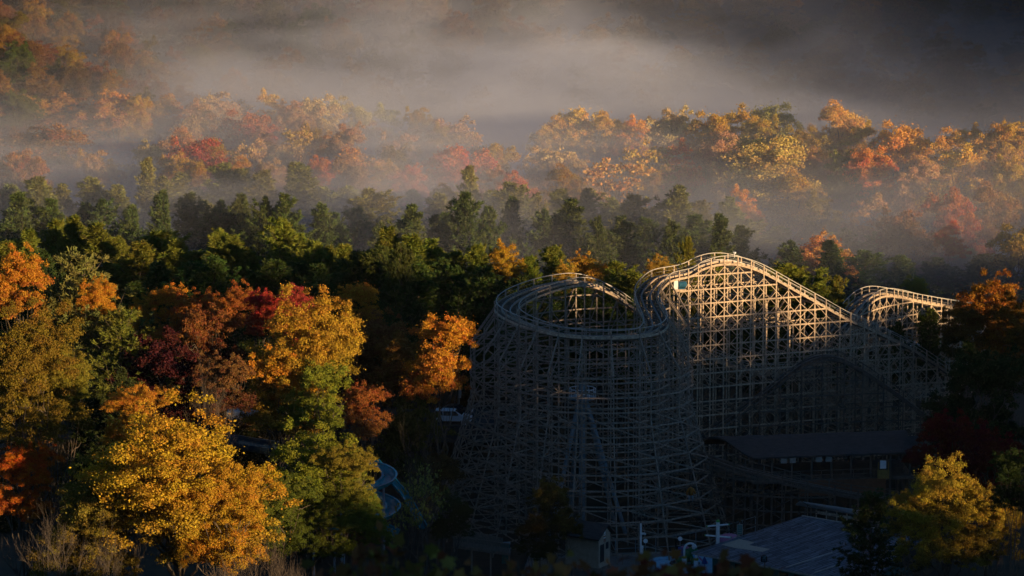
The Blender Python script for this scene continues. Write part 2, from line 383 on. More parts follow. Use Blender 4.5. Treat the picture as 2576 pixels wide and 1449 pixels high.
# --- near and middle trees, one by one
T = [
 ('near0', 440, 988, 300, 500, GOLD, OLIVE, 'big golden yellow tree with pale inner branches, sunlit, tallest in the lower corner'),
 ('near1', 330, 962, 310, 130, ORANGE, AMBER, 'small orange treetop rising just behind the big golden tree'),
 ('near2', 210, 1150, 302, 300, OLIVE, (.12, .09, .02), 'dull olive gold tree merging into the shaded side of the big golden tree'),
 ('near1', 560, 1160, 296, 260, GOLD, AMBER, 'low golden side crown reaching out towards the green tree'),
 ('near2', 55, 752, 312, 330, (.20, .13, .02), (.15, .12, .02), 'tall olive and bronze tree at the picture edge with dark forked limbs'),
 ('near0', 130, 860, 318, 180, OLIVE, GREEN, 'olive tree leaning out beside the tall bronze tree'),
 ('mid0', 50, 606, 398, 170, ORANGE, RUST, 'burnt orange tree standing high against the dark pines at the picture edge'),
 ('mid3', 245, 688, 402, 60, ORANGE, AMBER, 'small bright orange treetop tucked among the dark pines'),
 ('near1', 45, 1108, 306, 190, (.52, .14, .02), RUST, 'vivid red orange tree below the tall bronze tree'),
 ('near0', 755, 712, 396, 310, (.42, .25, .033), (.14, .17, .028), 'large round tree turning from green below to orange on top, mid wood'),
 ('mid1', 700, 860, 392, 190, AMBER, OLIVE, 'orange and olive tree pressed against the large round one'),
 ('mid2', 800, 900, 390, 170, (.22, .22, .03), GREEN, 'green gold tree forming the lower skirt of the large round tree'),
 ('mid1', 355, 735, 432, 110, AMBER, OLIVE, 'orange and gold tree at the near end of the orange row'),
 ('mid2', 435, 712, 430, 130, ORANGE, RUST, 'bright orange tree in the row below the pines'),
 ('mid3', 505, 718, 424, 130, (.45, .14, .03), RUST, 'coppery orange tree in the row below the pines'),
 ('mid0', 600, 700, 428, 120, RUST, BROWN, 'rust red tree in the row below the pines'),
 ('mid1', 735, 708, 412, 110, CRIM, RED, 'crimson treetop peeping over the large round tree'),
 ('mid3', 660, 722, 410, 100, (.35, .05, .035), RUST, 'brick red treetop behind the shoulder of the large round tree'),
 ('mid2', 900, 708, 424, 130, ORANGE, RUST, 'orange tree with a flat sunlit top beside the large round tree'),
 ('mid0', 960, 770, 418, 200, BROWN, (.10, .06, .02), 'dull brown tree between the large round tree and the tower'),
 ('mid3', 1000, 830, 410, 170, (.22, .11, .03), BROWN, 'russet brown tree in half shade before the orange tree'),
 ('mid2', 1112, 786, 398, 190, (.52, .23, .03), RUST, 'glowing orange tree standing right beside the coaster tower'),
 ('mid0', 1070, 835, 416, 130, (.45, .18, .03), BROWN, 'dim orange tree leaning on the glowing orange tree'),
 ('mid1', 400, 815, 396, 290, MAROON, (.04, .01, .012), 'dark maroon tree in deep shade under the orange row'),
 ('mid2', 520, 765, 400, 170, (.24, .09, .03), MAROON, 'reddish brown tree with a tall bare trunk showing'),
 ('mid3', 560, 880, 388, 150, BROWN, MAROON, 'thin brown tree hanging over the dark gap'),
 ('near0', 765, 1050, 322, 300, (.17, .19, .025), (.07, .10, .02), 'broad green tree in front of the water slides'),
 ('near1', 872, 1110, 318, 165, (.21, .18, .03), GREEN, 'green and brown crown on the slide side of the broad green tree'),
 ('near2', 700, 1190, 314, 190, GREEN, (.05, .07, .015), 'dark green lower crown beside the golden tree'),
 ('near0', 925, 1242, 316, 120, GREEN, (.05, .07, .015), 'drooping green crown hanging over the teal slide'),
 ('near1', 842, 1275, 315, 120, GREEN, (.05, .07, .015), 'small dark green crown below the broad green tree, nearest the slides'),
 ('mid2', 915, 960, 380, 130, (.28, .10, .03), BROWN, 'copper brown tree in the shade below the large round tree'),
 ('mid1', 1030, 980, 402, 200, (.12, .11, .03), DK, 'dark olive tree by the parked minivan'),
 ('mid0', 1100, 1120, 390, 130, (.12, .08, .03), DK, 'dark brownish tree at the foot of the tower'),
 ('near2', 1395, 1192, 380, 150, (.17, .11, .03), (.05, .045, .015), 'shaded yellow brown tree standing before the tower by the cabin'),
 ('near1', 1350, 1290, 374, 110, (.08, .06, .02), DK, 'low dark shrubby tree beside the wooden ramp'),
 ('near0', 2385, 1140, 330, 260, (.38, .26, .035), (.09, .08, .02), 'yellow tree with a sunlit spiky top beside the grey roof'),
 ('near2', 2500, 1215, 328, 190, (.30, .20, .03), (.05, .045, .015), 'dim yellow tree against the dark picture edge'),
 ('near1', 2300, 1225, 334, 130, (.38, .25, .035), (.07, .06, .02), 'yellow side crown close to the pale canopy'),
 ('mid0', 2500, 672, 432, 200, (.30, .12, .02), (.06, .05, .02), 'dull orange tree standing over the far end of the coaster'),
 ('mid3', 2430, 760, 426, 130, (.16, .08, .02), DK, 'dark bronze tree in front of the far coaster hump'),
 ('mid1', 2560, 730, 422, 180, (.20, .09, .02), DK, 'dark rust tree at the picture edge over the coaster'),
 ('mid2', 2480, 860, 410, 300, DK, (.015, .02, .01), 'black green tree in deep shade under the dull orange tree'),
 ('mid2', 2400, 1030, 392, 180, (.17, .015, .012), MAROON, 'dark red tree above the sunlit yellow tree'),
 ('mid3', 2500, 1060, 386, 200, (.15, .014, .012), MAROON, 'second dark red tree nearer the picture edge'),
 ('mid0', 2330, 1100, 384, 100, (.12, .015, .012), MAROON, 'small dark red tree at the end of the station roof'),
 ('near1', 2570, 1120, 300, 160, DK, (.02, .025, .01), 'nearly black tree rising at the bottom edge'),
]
for t in T: tree(*t, group=None)
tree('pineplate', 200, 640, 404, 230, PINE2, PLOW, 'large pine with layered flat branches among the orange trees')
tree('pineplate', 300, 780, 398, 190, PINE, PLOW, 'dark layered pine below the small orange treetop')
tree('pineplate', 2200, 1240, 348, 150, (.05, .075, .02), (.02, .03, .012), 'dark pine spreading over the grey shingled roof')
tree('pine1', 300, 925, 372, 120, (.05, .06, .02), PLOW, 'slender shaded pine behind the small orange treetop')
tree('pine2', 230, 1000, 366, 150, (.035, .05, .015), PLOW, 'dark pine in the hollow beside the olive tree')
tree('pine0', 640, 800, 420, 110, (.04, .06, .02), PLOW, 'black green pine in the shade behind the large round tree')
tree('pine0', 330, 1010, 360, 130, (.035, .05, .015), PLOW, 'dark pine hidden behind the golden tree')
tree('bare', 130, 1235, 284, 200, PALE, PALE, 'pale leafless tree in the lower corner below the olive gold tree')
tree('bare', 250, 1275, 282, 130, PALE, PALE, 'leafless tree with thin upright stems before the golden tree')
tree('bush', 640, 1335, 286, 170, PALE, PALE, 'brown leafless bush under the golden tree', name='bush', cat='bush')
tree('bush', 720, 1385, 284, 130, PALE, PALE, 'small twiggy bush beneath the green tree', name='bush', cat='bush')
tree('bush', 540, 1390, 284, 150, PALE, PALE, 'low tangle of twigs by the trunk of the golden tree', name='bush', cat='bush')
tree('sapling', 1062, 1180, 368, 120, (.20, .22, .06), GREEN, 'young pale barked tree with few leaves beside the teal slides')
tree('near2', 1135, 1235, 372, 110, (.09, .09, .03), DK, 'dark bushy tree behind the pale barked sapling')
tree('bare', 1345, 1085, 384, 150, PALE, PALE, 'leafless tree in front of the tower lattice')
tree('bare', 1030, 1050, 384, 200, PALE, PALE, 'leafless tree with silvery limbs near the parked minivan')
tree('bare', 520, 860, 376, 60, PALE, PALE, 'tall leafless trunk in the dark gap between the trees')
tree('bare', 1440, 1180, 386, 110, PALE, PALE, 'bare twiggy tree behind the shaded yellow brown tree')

# --- rows
def row(protos, items, noun, rowname, group, seed, top, low, jit=.15, ref=1468):
    rng = random.Random(seed); L = []
    for it in items:
        px, py, Y, w = it[:4]; tp = it[4] if len(it) > 4 else top; lw = it[5] if len(it) > 5 else low
        L.append((px, py, Y, w, tp, lw, it[6] if len(it) > 6 else None))
    for side in (0, 1):
        S = sorted([q for q in L if (q[0] < ref) == (side == 0)], key=lambda q: abs(q[0] - ref))
        for i, (px, py, Y, w, tp, lw, lb) in enumerate(S):
            f = 1 + rng.uniform(-jit, jit); way = 'away from the coaster tower' if side == 0 else 'past the coaster tower'
            lab = lb or '%s %s %s in the %s' % (ordn(i), noun, way, rowname)
            tree(protos[rng.randrange(len(protos))], px, py, Y, w, tuple(c * f for c in tp), lw, lab, group=group)
R = random.Random(5)
front = [(30, 590), (70, 556), (138, 538), (190, 545), (255, 565), (300, 602), (352, 610), (400, 585), (447, 578), (500, 612), (546, 575), (592, 606), (640, 620), (708, 546), (752, 600), (792, 590), (832, 606), (872, 590), (925, 606), (975, 556), (1030, 568), (1090, 600), (1150, 612), (1205, 620), (1330, 622), (1385, 612), (1540, 640), (1600, 660), (1725, 606), (1790, 630), (1815, 625), (1970, 664), (2020, 690), (2062, 660), (2105, 690)]
row(['pine%d' % i for i in range(5)], [(a + R.uniform(-8, 8), b + R.uniform(-8, 26), 470 + R.uniform(-10, 10), R.uniform(85, 175) if a not in (1725, 1790, 1815, 2020, 2062, 2105) else 62) for a, b in front], 'pine', 'crisp front row', 'tall dark pines of the crisp front row', 3, PINE, PLOW)
low = [(20, 650), (110, 640), (330, 690), (390, 650), (430, 700), (480, 650), (535, 640), (585, 690), (640, 670), (690, 640), (745, 650), (800, 660), (845, 690), (905, 650), (950, 625), (1005, 600), (1055, 650), (1110, 670), (1165, 690), (1225, 690), (1285, 700), (1345, 700), (1400, 690), (1455, 720), (1520, 720), (1575, 730), (1630, 710), (1230, 760), (1300, 770), (1400, 760), (1500, 780), (1600, 790), (1700, 760), (1900, 790), (2000, 760), (2080, 740), (2130, 760), (2250, 800), (2350, 790)]
row(['pine%d' % i for i in range(5)], [(a + R.uniform(-14, 14), b + R.uniform(-22, 25), 448 + R.uniform(-6, 8), R.uniform(80, 170) if a < 1990 else 60) for a, b in low], 'pine', 'lower row before the front pines', 'pines of the lower row', 4, (.065, .095, .025), PLOW)
row(['mid0', 'mid1', 'mid2'], [(1270, 600, 462, 120, GOLD, OLIVE, 'yellow tree standing in the row of dark pines above the tower loop'), (1470, 626, 460, 110, (.5, .3, .04), OLIVE, 'yellow green tree among the pines above the tower loop'), (1655, 634, 452, 90, (.32, .22, .04), GREEN, 'olive tree beside the climbing end of the lift hill'), (1420, 650, 455, 80, (.36, .25, .04), GREEN, 'small yellow green tree among the pines over the tower')], 'x', 'x', None, 6, GOLD, OLIVE)
second = [(35, 450), (100, 426), (165, 452), (235, 440), (300, 474), (372, 372), (410, 440), (455, 425), (515, 480), (562, 420), (612, 424), (676, 420), (748, 414), (812, 470), (868, 482), (925, 460), (985, 470), (1045, 476), (1105, 482), (1190, 424), (1245, 474), (1292, 455), (1350, 470), (1410, 480), (1470, 462), (1535, 498), (1600, 490), (1655, 505), (1705, 474), (1765, 480), (1830, 505), (1890, 525), (1960, 540), (2130, 560), (2210, 570), (2300, 560), (2440, 600), (2500, 620)]
row(['pinefar%d' % i for i in range(4)], [(a + R.uniform(-8, 8), b + R.uniform(-8, 32), 545 + R.uniform(-14, 16), R.uniform(80, 165)) for a, b in second], 'pine', 'misty second row', 'misty pines of the second row', 7, PINE2, PLOW)
sec2 = [(60, 500), (135, 490), (210, 505), (270, 520), (340, 500), (420, 495), (480, 510), (545, 500), (600, 505), (665, 490), (730, 500), (800, 520), (850, 525), (905, 515), (960, 540), (1030, 520), (1085, 540), (1125, 520), (1180, 500), (1240, 530), (1300, 515), (1370, 535), (1440, 520), (1500, 530), (1560, 545), (1620, 540), (1690, 540), (1750, 560), (1810, 555), (1870, 570), (2000, 600), (2090, 610), (2180, 620), (2260, 630), (2350, 640), (2460, 650)]
row(['pinefar%d' % i for i in range(4)], [(a + R.uniform(-12, 12), b + R.uniform(-20, 25), 512 + R.uniform(-10, 10), R.uniform(75, 150)) for a, b in sec2], 'pine', 'shaded shaded row behind the front pines', 'shaded pines between the rows', 8, (.08, .11, .035), PLOW)

mist = [
 (60, 312, 612, 200, BROWN, RUST, 'wide brown tree in the mist at the picture edge'), (165, 304, 608, 190, (.28, .11, .04), BROWN, 'domed copper brown tree in the mist near the picture edge'),
 (255, 372, 590, 90, PINK, BROWN, 'small pinkish tree in the mist beside the copper dome'), (40, 380, 575, 120, RUST, BROWN, 'rust tree in shade behind the misty pines'),
 (60, 226, 650, 150, ORANGE, BROWN, 'orange tree at the foot of the wooded spur, farthest out'), (190, 232, 648, 130, (.4, .15, .05), BROWN, 'dull orange tree at the foot of the wooded spur'),
 (300, 226, 645, 140, (.55, .22, .06), BROWN, 'brighter orange tree at the foot of the wooded spur'), (352, 238, 642, 70, GOLD, OLIVE, 'yellow tree at the end of the spur'),
 (430, 238, 660, 110, AMBER, BROWN, 'amber tree in the mist just past the spur'), (480, 244, 655, 100, (.5, .2, .08), BROWN, 'second amber tree in the mist past the spur'),
 (560, 226, 665, 150, PALE, BROWN, 'pale orange tree with a broad crown in the bright mist'), (598, 272, 640, 140, RED, RUST, 'reddish tree sloping below the pale broad crown'),
 (520, 265, 640, 120, PINK, BROWN, 'pinkish orange tree in front of the pale broad crown'),
 (690, 220, 662, 95, (.75, .42, .10), AMBER, 'brightest yellow orange treetop in the mist'), (745, 248, 656, 80, PINK, BROWN, 'small pink tree beside the brightest treetop'),
 (828, 236, 662, 110, PALE, OLIVE, 'pale yellow tree in the bright mist'), (895, 240, 668, 95, (.45, .40, .15), OLIVE, 'pale greenish tree fading into the mist'), (985, 256, 672, 120, (.35, .34, .14), OLIVE, 'faint green tree almost lost in the mist'),
 (1115, 292, 645, 150, PINK, BROWN, 'round pink orange tree in the mist above the red one'), (1180, 320, 640, 60, PINK, BROWN, 'thin pinkish tree beside the round pink one'),
 (450, 322, 610, 130, PINK, PALE, 'pale pink grey tree behind the crimson one'), (380, 345, 600, 110, PALE, BROWN, 'pale tree in the mist behind the pines'),
 (520, 340, 590, 150, (.45, .09, .06), CRIM, 'crimson tree glowing in the mist'), (460, 380, 580, 80, AMBER, RUST, 'orange tree leaning against the crimson one'), (590, 392, 576, 70, ORANGE, RUST, 'orange tree on the other side of the crimson one'),
 (755, 316, 610, 60, PALE, BROWN, 'thin straggling tree standing alone in the mist'), (870, 305, 615, 90, PINK, BROWN, 'faint pink tree behind the orange pair'),
 (802, 388, 585, 70, (.62, .15, .05), RED, 'small scarlet tree beside the spreading orange one'), (905, 364, 590, 180, (.66, .26, .05), OLIVE, 'spreading orange and gold tree in the mist'),
 (960, 400, 580, 90, AMBER, OLIVE, 'gold tree against the spreading orange one'), (1032, 410, 578, 75, (.6, .13, .05), RED, 'little red tree between the orange tree and the large red one'),
 (1142, 364, 588, 165, (.60, .12, .06), RED, 'large red tree glowing in the mist'), (1110, 456, 552, 85, GOLD, AMBER, 'golden tree in front of the large red one'),
 (1235, 412, 575, 80, PINK, RUST, 'pink tree beside the large red one'), (1290, 425, 572, 90, (.55, .14, .10), RUST, 'salmon coloured tree beyond the large red one'),
 (1350, 365, 600, 110, PINK, BROWN, 'dusty pink tree in the mist above the salmon one'), (1405, 368, 600, 80, PALE, BROWN, 'pale thin tree beside the dusty pink one'), (1465, 385, 596, 90, PINK, BROWN, 'mauve brown tree in the mist behind the orange one'),
 (1400, 285, 640, 100, GOLD, OLIVE, 'gold tree where the bright row starts'), (1450, 268, 642, 130, (.70, .40, .08), OLIVE, 'gold tree in the bright row'), (1525, 275, 640, 100, AMBER, OLIVE, 'amber tree in the bright row beyond the gold ones'),
 (1600, 284, 636, 90, (.6, .24, .05), BROWN, 'small orange tree in the bright row'), (1682, 266, 638, 120, PALE, OLIVE, 'pale gold tree in the bright row'), (1765, 276, 632, 110, AMBER, OLIVE, 'amber tree midway along the bright row'),
 (1790, 330, 610, 110, PINK, BROWN, 'purplish brown tree below the bright row'), (1852, 260, 634, 120, GOLD, OLIVE, 'gold and green tree in the bright row'), (1900, 285, 628, 90, GOLD, OLIVE, 'gold tree with a stepped edge in the bright row'),
 (1962, 256, 636, 130, LIME, GREEN, 'green topped tree in the bright row'), (2092, 246, 630, 110, (.58, .36, .08), AMBER, 'tallest gold orange tree of the bright row'), (2150, 300, 616, 110, GOLD, OLIVE, 'gold tree just below the tallest one'),
 (2030, 310, 615, 100, OLIVE, GREEN, 'olive tree below the green topped one'), (2235, 300, 610, 130, (.68, .30, .05), OLIVE, 'orange gold tree where the bright row turns down'), (2340, 318, 604, 120, GOLD, OLIVE, 'gold tree past the turn of the bright row'),
 (2425, 308, 606, 100, GOLD, OLIVE, 'gold tree near the end of the bright row'), (2500, 304, 602, 110, AMBER, OLIVE, 'amber tree near the end of the bright row'), (2565, 300, 600, 110, AMBER, OLIVE, 'last amber tree of the bright row at the picture edge'),
 (1620, 352, 600, 120, GOLD, OLIVE, 'gold tree behind the scattered orange one'), (1702, 348, 598, 100, (.55, .14, .07), RED, 'red tree under the bright row'), (1550, 392, 580, 140, (.50, .26, .09), AMBER, 'scattered bright orange tree above the pines'),
 (1945, 338, 585, 210, (.50, .33, .10), OLIVE, 'great spreading yellow tree, largest in the mist'), (1985, 420, 578, 130, GOLD, OLIVE, 'yellow lower limb tree beside the great spreading one'), (1870, 462, 565, 80, (.70, .25, .06), ORANGE, 'orange tree at the foot of the great yellow tree'),
 (2130, 370, 590, 100, GREEN, OLIVE, 'green tree between the great yellow tree and the reddish one'), (2205, 366, 585, 110, (.55, .16, .05), RUST, 'reddish orange tree with gold edge under the bright row'), (2290, 400, 578, 100, PINK, BROWN, 'dusty brown tree beside the reddish orange one'),
 (2385, 358, 582, 170, (.60, .36, .06), OLIVE, 'broad gold tree under the end of the bright row'), (2545, 388, 570, 90, GOLD, OLIVE, 'gold tree by the picture edge under the row'), (2400, 470, 552, 120, (.40, .10, .04), MAROON, 'dark red tree in the shaded mist'),
 (2480, 450, 556, 110, BROWN, MAROON, 'brown tree in the shaded mist by the dark red one'), (2180, 480, 556, 120, PINK, BROWN, 'dusty pink tree in the shaded mist'), (2060, 588, 512, 160, (.58, .27, .07), OLIVE, 'low orange gold tree standing alone behind the lift hill'),
 (2540, 560, 520, 150, OLIVE, DK, 'domed olive tree in shade by the picture edge'), (2392, 555, 528, 60, (.5, .08, .05), MAROON, 'small red tree in the shaded mist'),
 (2070, 480, 560, 110, OLIVE, GREEN, 'grey green tree in the shaded mist beside the great yellow tree'), (2280, 520, 540, 130, BROWN, DK, 'brown shadowed tree above the far hump'), (2290, 690, 492, 60, LIME, GREEN, 'slim pale green tree rising behind the far hump'),
 (700, 330, 615, 110, PINK, BROWN, 'mauve tree faint in the bright mist'), (640, 350, 600, 90, PALE, BROWN, 'pale thin tree past the crimson one'), (1020, 330, 625, 120, PINK, BROWN, 'faint mauve tree over the spreading orange one'), (700, 400, 580, 80, PINK, RUST, 'pink brown tree behind the dark pine tips'),
]
rf_ = random.Random(31); fill = []
for k in range(64):
    px = rf_.uniform(0, 2576); Y = rf_.uniform(572, 668); left = px < 1300
    py = (330 if left else 345) + (620 - Y) * 1.15 + rf_.uniform(-15, 45)
    fill.append((px, py, Y, rf_.uniform(100, 165), *rf_.choice([(PALE, BROWN), (PINK, BROWN), (AMBER, OLIVE), (GOLD, OLIVE), ((.42, .24, .09), BROWN), (OLIVE, OLIVE)])))
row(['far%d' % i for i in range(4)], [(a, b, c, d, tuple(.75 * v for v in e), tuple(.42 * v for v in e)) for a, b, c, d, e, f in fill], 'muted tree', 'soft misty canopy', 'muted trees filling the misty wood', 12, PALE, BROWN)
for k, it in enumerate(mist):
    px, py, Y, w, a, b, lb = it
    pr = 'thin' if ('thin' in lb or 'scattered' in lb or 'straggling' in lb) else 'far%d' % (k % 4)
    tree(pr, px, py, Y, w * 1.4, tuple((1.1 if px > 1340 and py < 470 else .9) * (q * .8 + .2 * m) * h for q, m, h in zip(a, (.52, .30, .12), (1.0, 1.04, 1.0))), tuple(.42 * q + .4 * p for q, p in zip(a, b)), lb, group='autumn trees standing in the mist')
# ------------------------------------------------------------------ trees on the spur and the hillside
rs = random.Random(17); cols = [ORANGE, AMBER, RUST, (.35, .17, .05), OLIVE, BROWN, (.30, .12, .05), GREEN]
spur = []
for i in range(400):
    x = rs.uniform(-112, -58); y = rs.uniform(640, 735)
    if all((x - a) ** 2 + (y - b) ** 2 > 38 for a, b in spur): spur.append((x, y))
    if len(spur) >= 58: break
spur.sort(key=lambda q: (round(q[1] / 12), -q[0]))
rows = {}
for x, y in spur: rows.setdefault(round(y / 12), []).append((x, y))
for ri, k in enumerate(sorted(rows)):
    for j, (x, y) in enumerate(sorted(rows[k], key=lambda q: -q[0])):
        c = rs.choice(cols[:7]); nm = {ORANGE: 'orange', AMBER: 'amber', RUST: 'rust red', OLIVE: 'olive', BROWN: 'brown'}.get(c, 'copper')
        if y < 668 and x < -78 and rs.random() < .55: c = rs.choice([GREEN, PINE2]); nm = 'dark green'
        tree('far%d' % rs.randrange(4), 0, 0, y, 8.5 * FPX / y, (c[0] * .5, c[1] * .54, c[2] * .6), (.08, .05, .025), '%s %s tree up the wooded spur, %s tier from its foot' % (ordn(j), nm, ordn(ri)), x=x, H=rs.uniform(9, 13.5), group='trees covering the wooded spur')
hl = []
for i in range(3000):
    y = rs.uniform(715, 860); x = rs.uniform(-.16 * y, .16 * y)
    if x < -55 and y < 735: continue
    if all((x - a) ** 2 + (y - b) ** 2 > 62 for a, b in hl): hl.append((x, y))
    if len(hl) >= 250: break
dimhill = sorted([q for q in hl if q[0] < -20 and q[1] > 740], key=lambda q: (q[1]))[:70]
rows = {}
for x, y in dimhill: rows.setdefault(round(y / 15), []).append((x, y))
for ri, k in enumerate(sorted(rows)):
    for j, (x, y) in enumerate(sorted(rows[k])):
        c = rs.choice(cols + [RUST, BROWN]); 
        tree('far%d' % rs.randrange(4), 0, 0, y, 10 * FPX / y, tuple(v * .28 for v in c), DK, '%s dim tree along the hillside above the spur, %s tier up' % (ordn(j), ordn(ri)), x=x, H=rs.uniform(12, 17), group='trees on the hillside above the spur')  # leaf colours scaled far down to paint in the hillside's shade
# the far-off wood on the rest of the hillside and on the ridge beyond the picture: nobody could count it
def wood(name, pts, label):
    n = len(pts); V = np.array(pts, float)
    me = bpy.data.meshes.new(name); me.from_pydata(V.tolist(), [], []); o = bpy.data.objects.new(name, me); put(o)
    o.data.materials.append(M['wood_leaf'])
    tag(o, label, 'woodland', kind='stuff')
    ng = bpy.data.node_groups.new(name, 'GeometryNodeTree'); ng.interface.new_socket('Geometry', in_out='INPUT', socket_type='NodeSocketGeometry'); ng.interface.new_socket('Geometry', in_out='OUTPUT', socket_type='NodeSocketGeometry')
    gi = ng.nodes.new('NodeGroupInput'); go = ng.nodes.new('NodeGroupOutput'); L = ng.links.new
    jn = ng.nodes.new('GeometryNodeJoinGeometry')
    for k in range(3):
        src = bpy.data.objects.get('woodsrc%d' % k)
        if src is None:
            me2 = PR['far%d' % k]['crown'].copy(); me2.materials.clear(); me2.materials.append(M['wood_leaf']); src = bpy.data.objects.new('woodsrc%d' % k, me2)
        oi = ng.nodes.new('GeometryNodeObjectInfo'); oi.inputs['Object'].default_value = src; oi.inputs['As Instance'].default_value = True
        ip = ng.nodes.new('GeometryNodeInstanceOnPoints'); L(gi.outputs[0], ip.inputs['Points']); L(oi.outputs['Geometry'], ip.inputs['Instance'])
        rv = ng.nodes.new('FunctionNodeRandomValue'); rv.data_type = 'INT'; rv.inputs[4].default_value = 0; rv.inputs[5].default_value = 2; rv.inputs['Seed'].default_value = 3
        cp = ng.nodes.new('FunctionNodeCompare'); cp.data_type = 'INT'; cp.operation = 'EQUAL'; L(rv.outputs[2], cp.inputs[2]); cp.inputs[3].default_value = k; L(cp.outputs[0], ip.inputs['Selection'])
        rr = ng.nodes.new('FunctionNodeRandomValue'); rr.data_type = 'FLOAT_VECTOR'; rr.inputs[0].default_value = (0, 0, 0); rr.inputs[1].default_value = (0, 0, 6.28); L(rr.outputs[0], ip.inputs['Rotation'])
        rc = ng.nodes.new('FunctionNodeRandomValue'); rc.data_type = 'FLOAT'; rc.inputs[2].default_value = .55; rc.inputs[3].default_value = .95; rc.inputs['Seed'].default_value = 8; L(rc.outputs[1], ip.inputs['Scale'])
        L(ip.outputs[0], jn.inputs[0])
    L(jn.outputs[0], go.inputs[0])
    md = o.modifiers.new('scatter', 'NODES'); md.node_group = ng
    return o
ls = set(dimhill); pts = [(x, y, float(gz(x, y)) - .5) for x, y in hl if (x, y) not in ls]
for i in range(260):
    y = rs.uniform(860, 960); x = rs.uniform(-.17 * y, .17 * y); pts.append((x, y, float(gz(x, y)) - .5))
for i in range(60):
    x = rs.uniform(120, 180); y = rs.uniform(560, 820); pts.append((x, y, float(gz(x, y)) - .5))
for i in range(60):
    x = rs.uniform(-190, -120); y = rs.uniform(420, 820); pts.append((x, y, float(gz(x, y)) - .5))
wood('hillside_woodland', pts, 'dim autumn woodland covering the misty hillside behind everything')
rp = []
def uv(u, v): return (SX * u - SY * v, SY * u + SX * v)
v = 120
while v < 640:
    x, y = uv(-62 + rs.uniform(-5, 5), v); s = 0
    rp.append((x, y, float(gz(x, y)) - 4.0 + rs.uniform(-1.5, 1.5)))
    v += rs.uniform(4, 7) if v > 318 else rs.uniform(2.4, 4)
for v in (289, 292, 294, 296, 299, 302, 305, 308):
    for q in range(2):
        x, y = uv(-50 + rs.uniform(-6, 6), v + rs.uniform(-2, 2)); rp.append((x, y, float(gz(x, y)) + 1 + rs.uniform(-1, 3)))
wood('ridge_woodland', rp, 'woodland along the ridge that shades the valley floor')
# filler of understorey between the named trees: shrubs and small growth that read as one mass
up = []
for i in range(420):
    y = rs.uniform(372, 700); x = rs.uniform(-.165 * y, .165 * y)
    if y < 445 and x > -22 : continue
    if y < 470 and x > 10: continue
    up.append((x, y, float(gz(x, y)) - 7.5))
wood('understorey', up, 'dark low undergrowth filling the gaps between the trees')

# ------------------------------------------------------------------ ground
xs = np.concatenate([np.arange(-300, -140, 12), np.arange(-140, 220, 4), np.arange(220, 421, 12)]); ys = np.arange(-60, 1001, 5)
XX, YY = np.meshgrid(xs, ys); ZZ = gz(XX, YY); nx = len(xs)
V = np.stack([XX.ravel(), YY.ravel(), ZZ.ravel()], 1)
ii, jj = np.meshgrid(np.arange(nx - 1), np.arange(len(ys) - 1)); b = (jj * nx + ii).ravel()
Q = np.stack([b, b + 1, b + 1 + nx, b + nx], 1)
gm = raw_mesh('ground', V, Q, [M['ground']]); gm.polygons.foreach_set('use_smooth', [True] * len(gm.polygons)); go = put(bpy.data.objects.new('ground', gm)); go['kind'] = 'structure'
# ------------------------------------------------------------------ the wooden coaster
def c1(x, y): return (1140.4 + x / 3.6, 603.7 + y / 3.6)          # from two enlarged views of the photograph
def c2(x, y): return (1610 + x / 3.086, 603.7 + y / 3.086)
def catmull(pts, step=.45):
    p = np.asarray(pts, float); p = np.vstack([2 * p[0] - p[1], p, 2 * p[-1] - p[-2]]); out = []
    for i in range(1, len(p) - 2):
        n = max(2, int(np.linalg.norm(p[i + 1][:3] - p[i][:3]) / step))
        for t in np.arange(n) / n:
            out.append(.5 * ((2 * p[i]) + (-p[i - 1] + p[i + 1]) * t + (2 * p[i - 1] - 5 * p[i] + 4 * p[i + 1] - p[i + 2]) * t * t + (-p[i - 1] + 3 * p[i] - 3 * p[i + 1] + p[i + 2]) * t ** 3))
    out.append(p[-2]); return np.array(out)
HW = 1.38
coaster = root('wooden_roller_coaster', (9.0, 413.0, 5.0), 'weathered wooden roller coaster with a looping turnaround tower and sunlit lift hill', 'roller coaster')
CEN = np.array([9.3, 413.0])
# main run: control = (x, y, z, bank)
def W(px, py, Y, bank): q = P(px, py, Y); return [q[0], q[1], q[2], bank]
FY = lambda px: 421.2 + .0227 * (px - 1691)                       # depth of the lift hill's centre line
main = []
for cx, cy in [(2420, 1060), (2150, 880), (2000, 797), (1730, 668), (1572, 603), (1383, 497), (1183, 387), (980, 272), (876, 222), (772, 188), (668, 172), (565, 178), (460, 210), (360, 262)]:
    px, py = c2(cx, cy); main.append(W(px, py, FY(px), 0))
for cx, cy, Y, bk in [(1900, 352, 419.4, -3), (1800, 425, 417, -7), (1742, 510, 414, -8), (1765, 600, 411, 2), (1815, 695, 408, 8), (1846, 780, 405, 12), (1780, 852, 402.3, 13), (1600, 884, 400.5, 13), (1300, 890, 400, 13), (1000, 866, 401, 13),
                      (750, 803, 403.6, 13), (570, 732, 407.4, 13), (478, 662, 411.6, 13), (500, 592, 415.6, 13), (610, 520, 419.4, 11), (800, 448, 422.8, 8), (1000, 400, 425.2, 5), (1150, 390, 426.2, 2), (1300, 425, 427, 0), (1450, 500, 427.6, 0), (1600, 605, 428.4, 0), (1760, 720, 429.2, 0)]:
    px, py = c1(cx, cy); main.append(W(px, py, Y, bk))
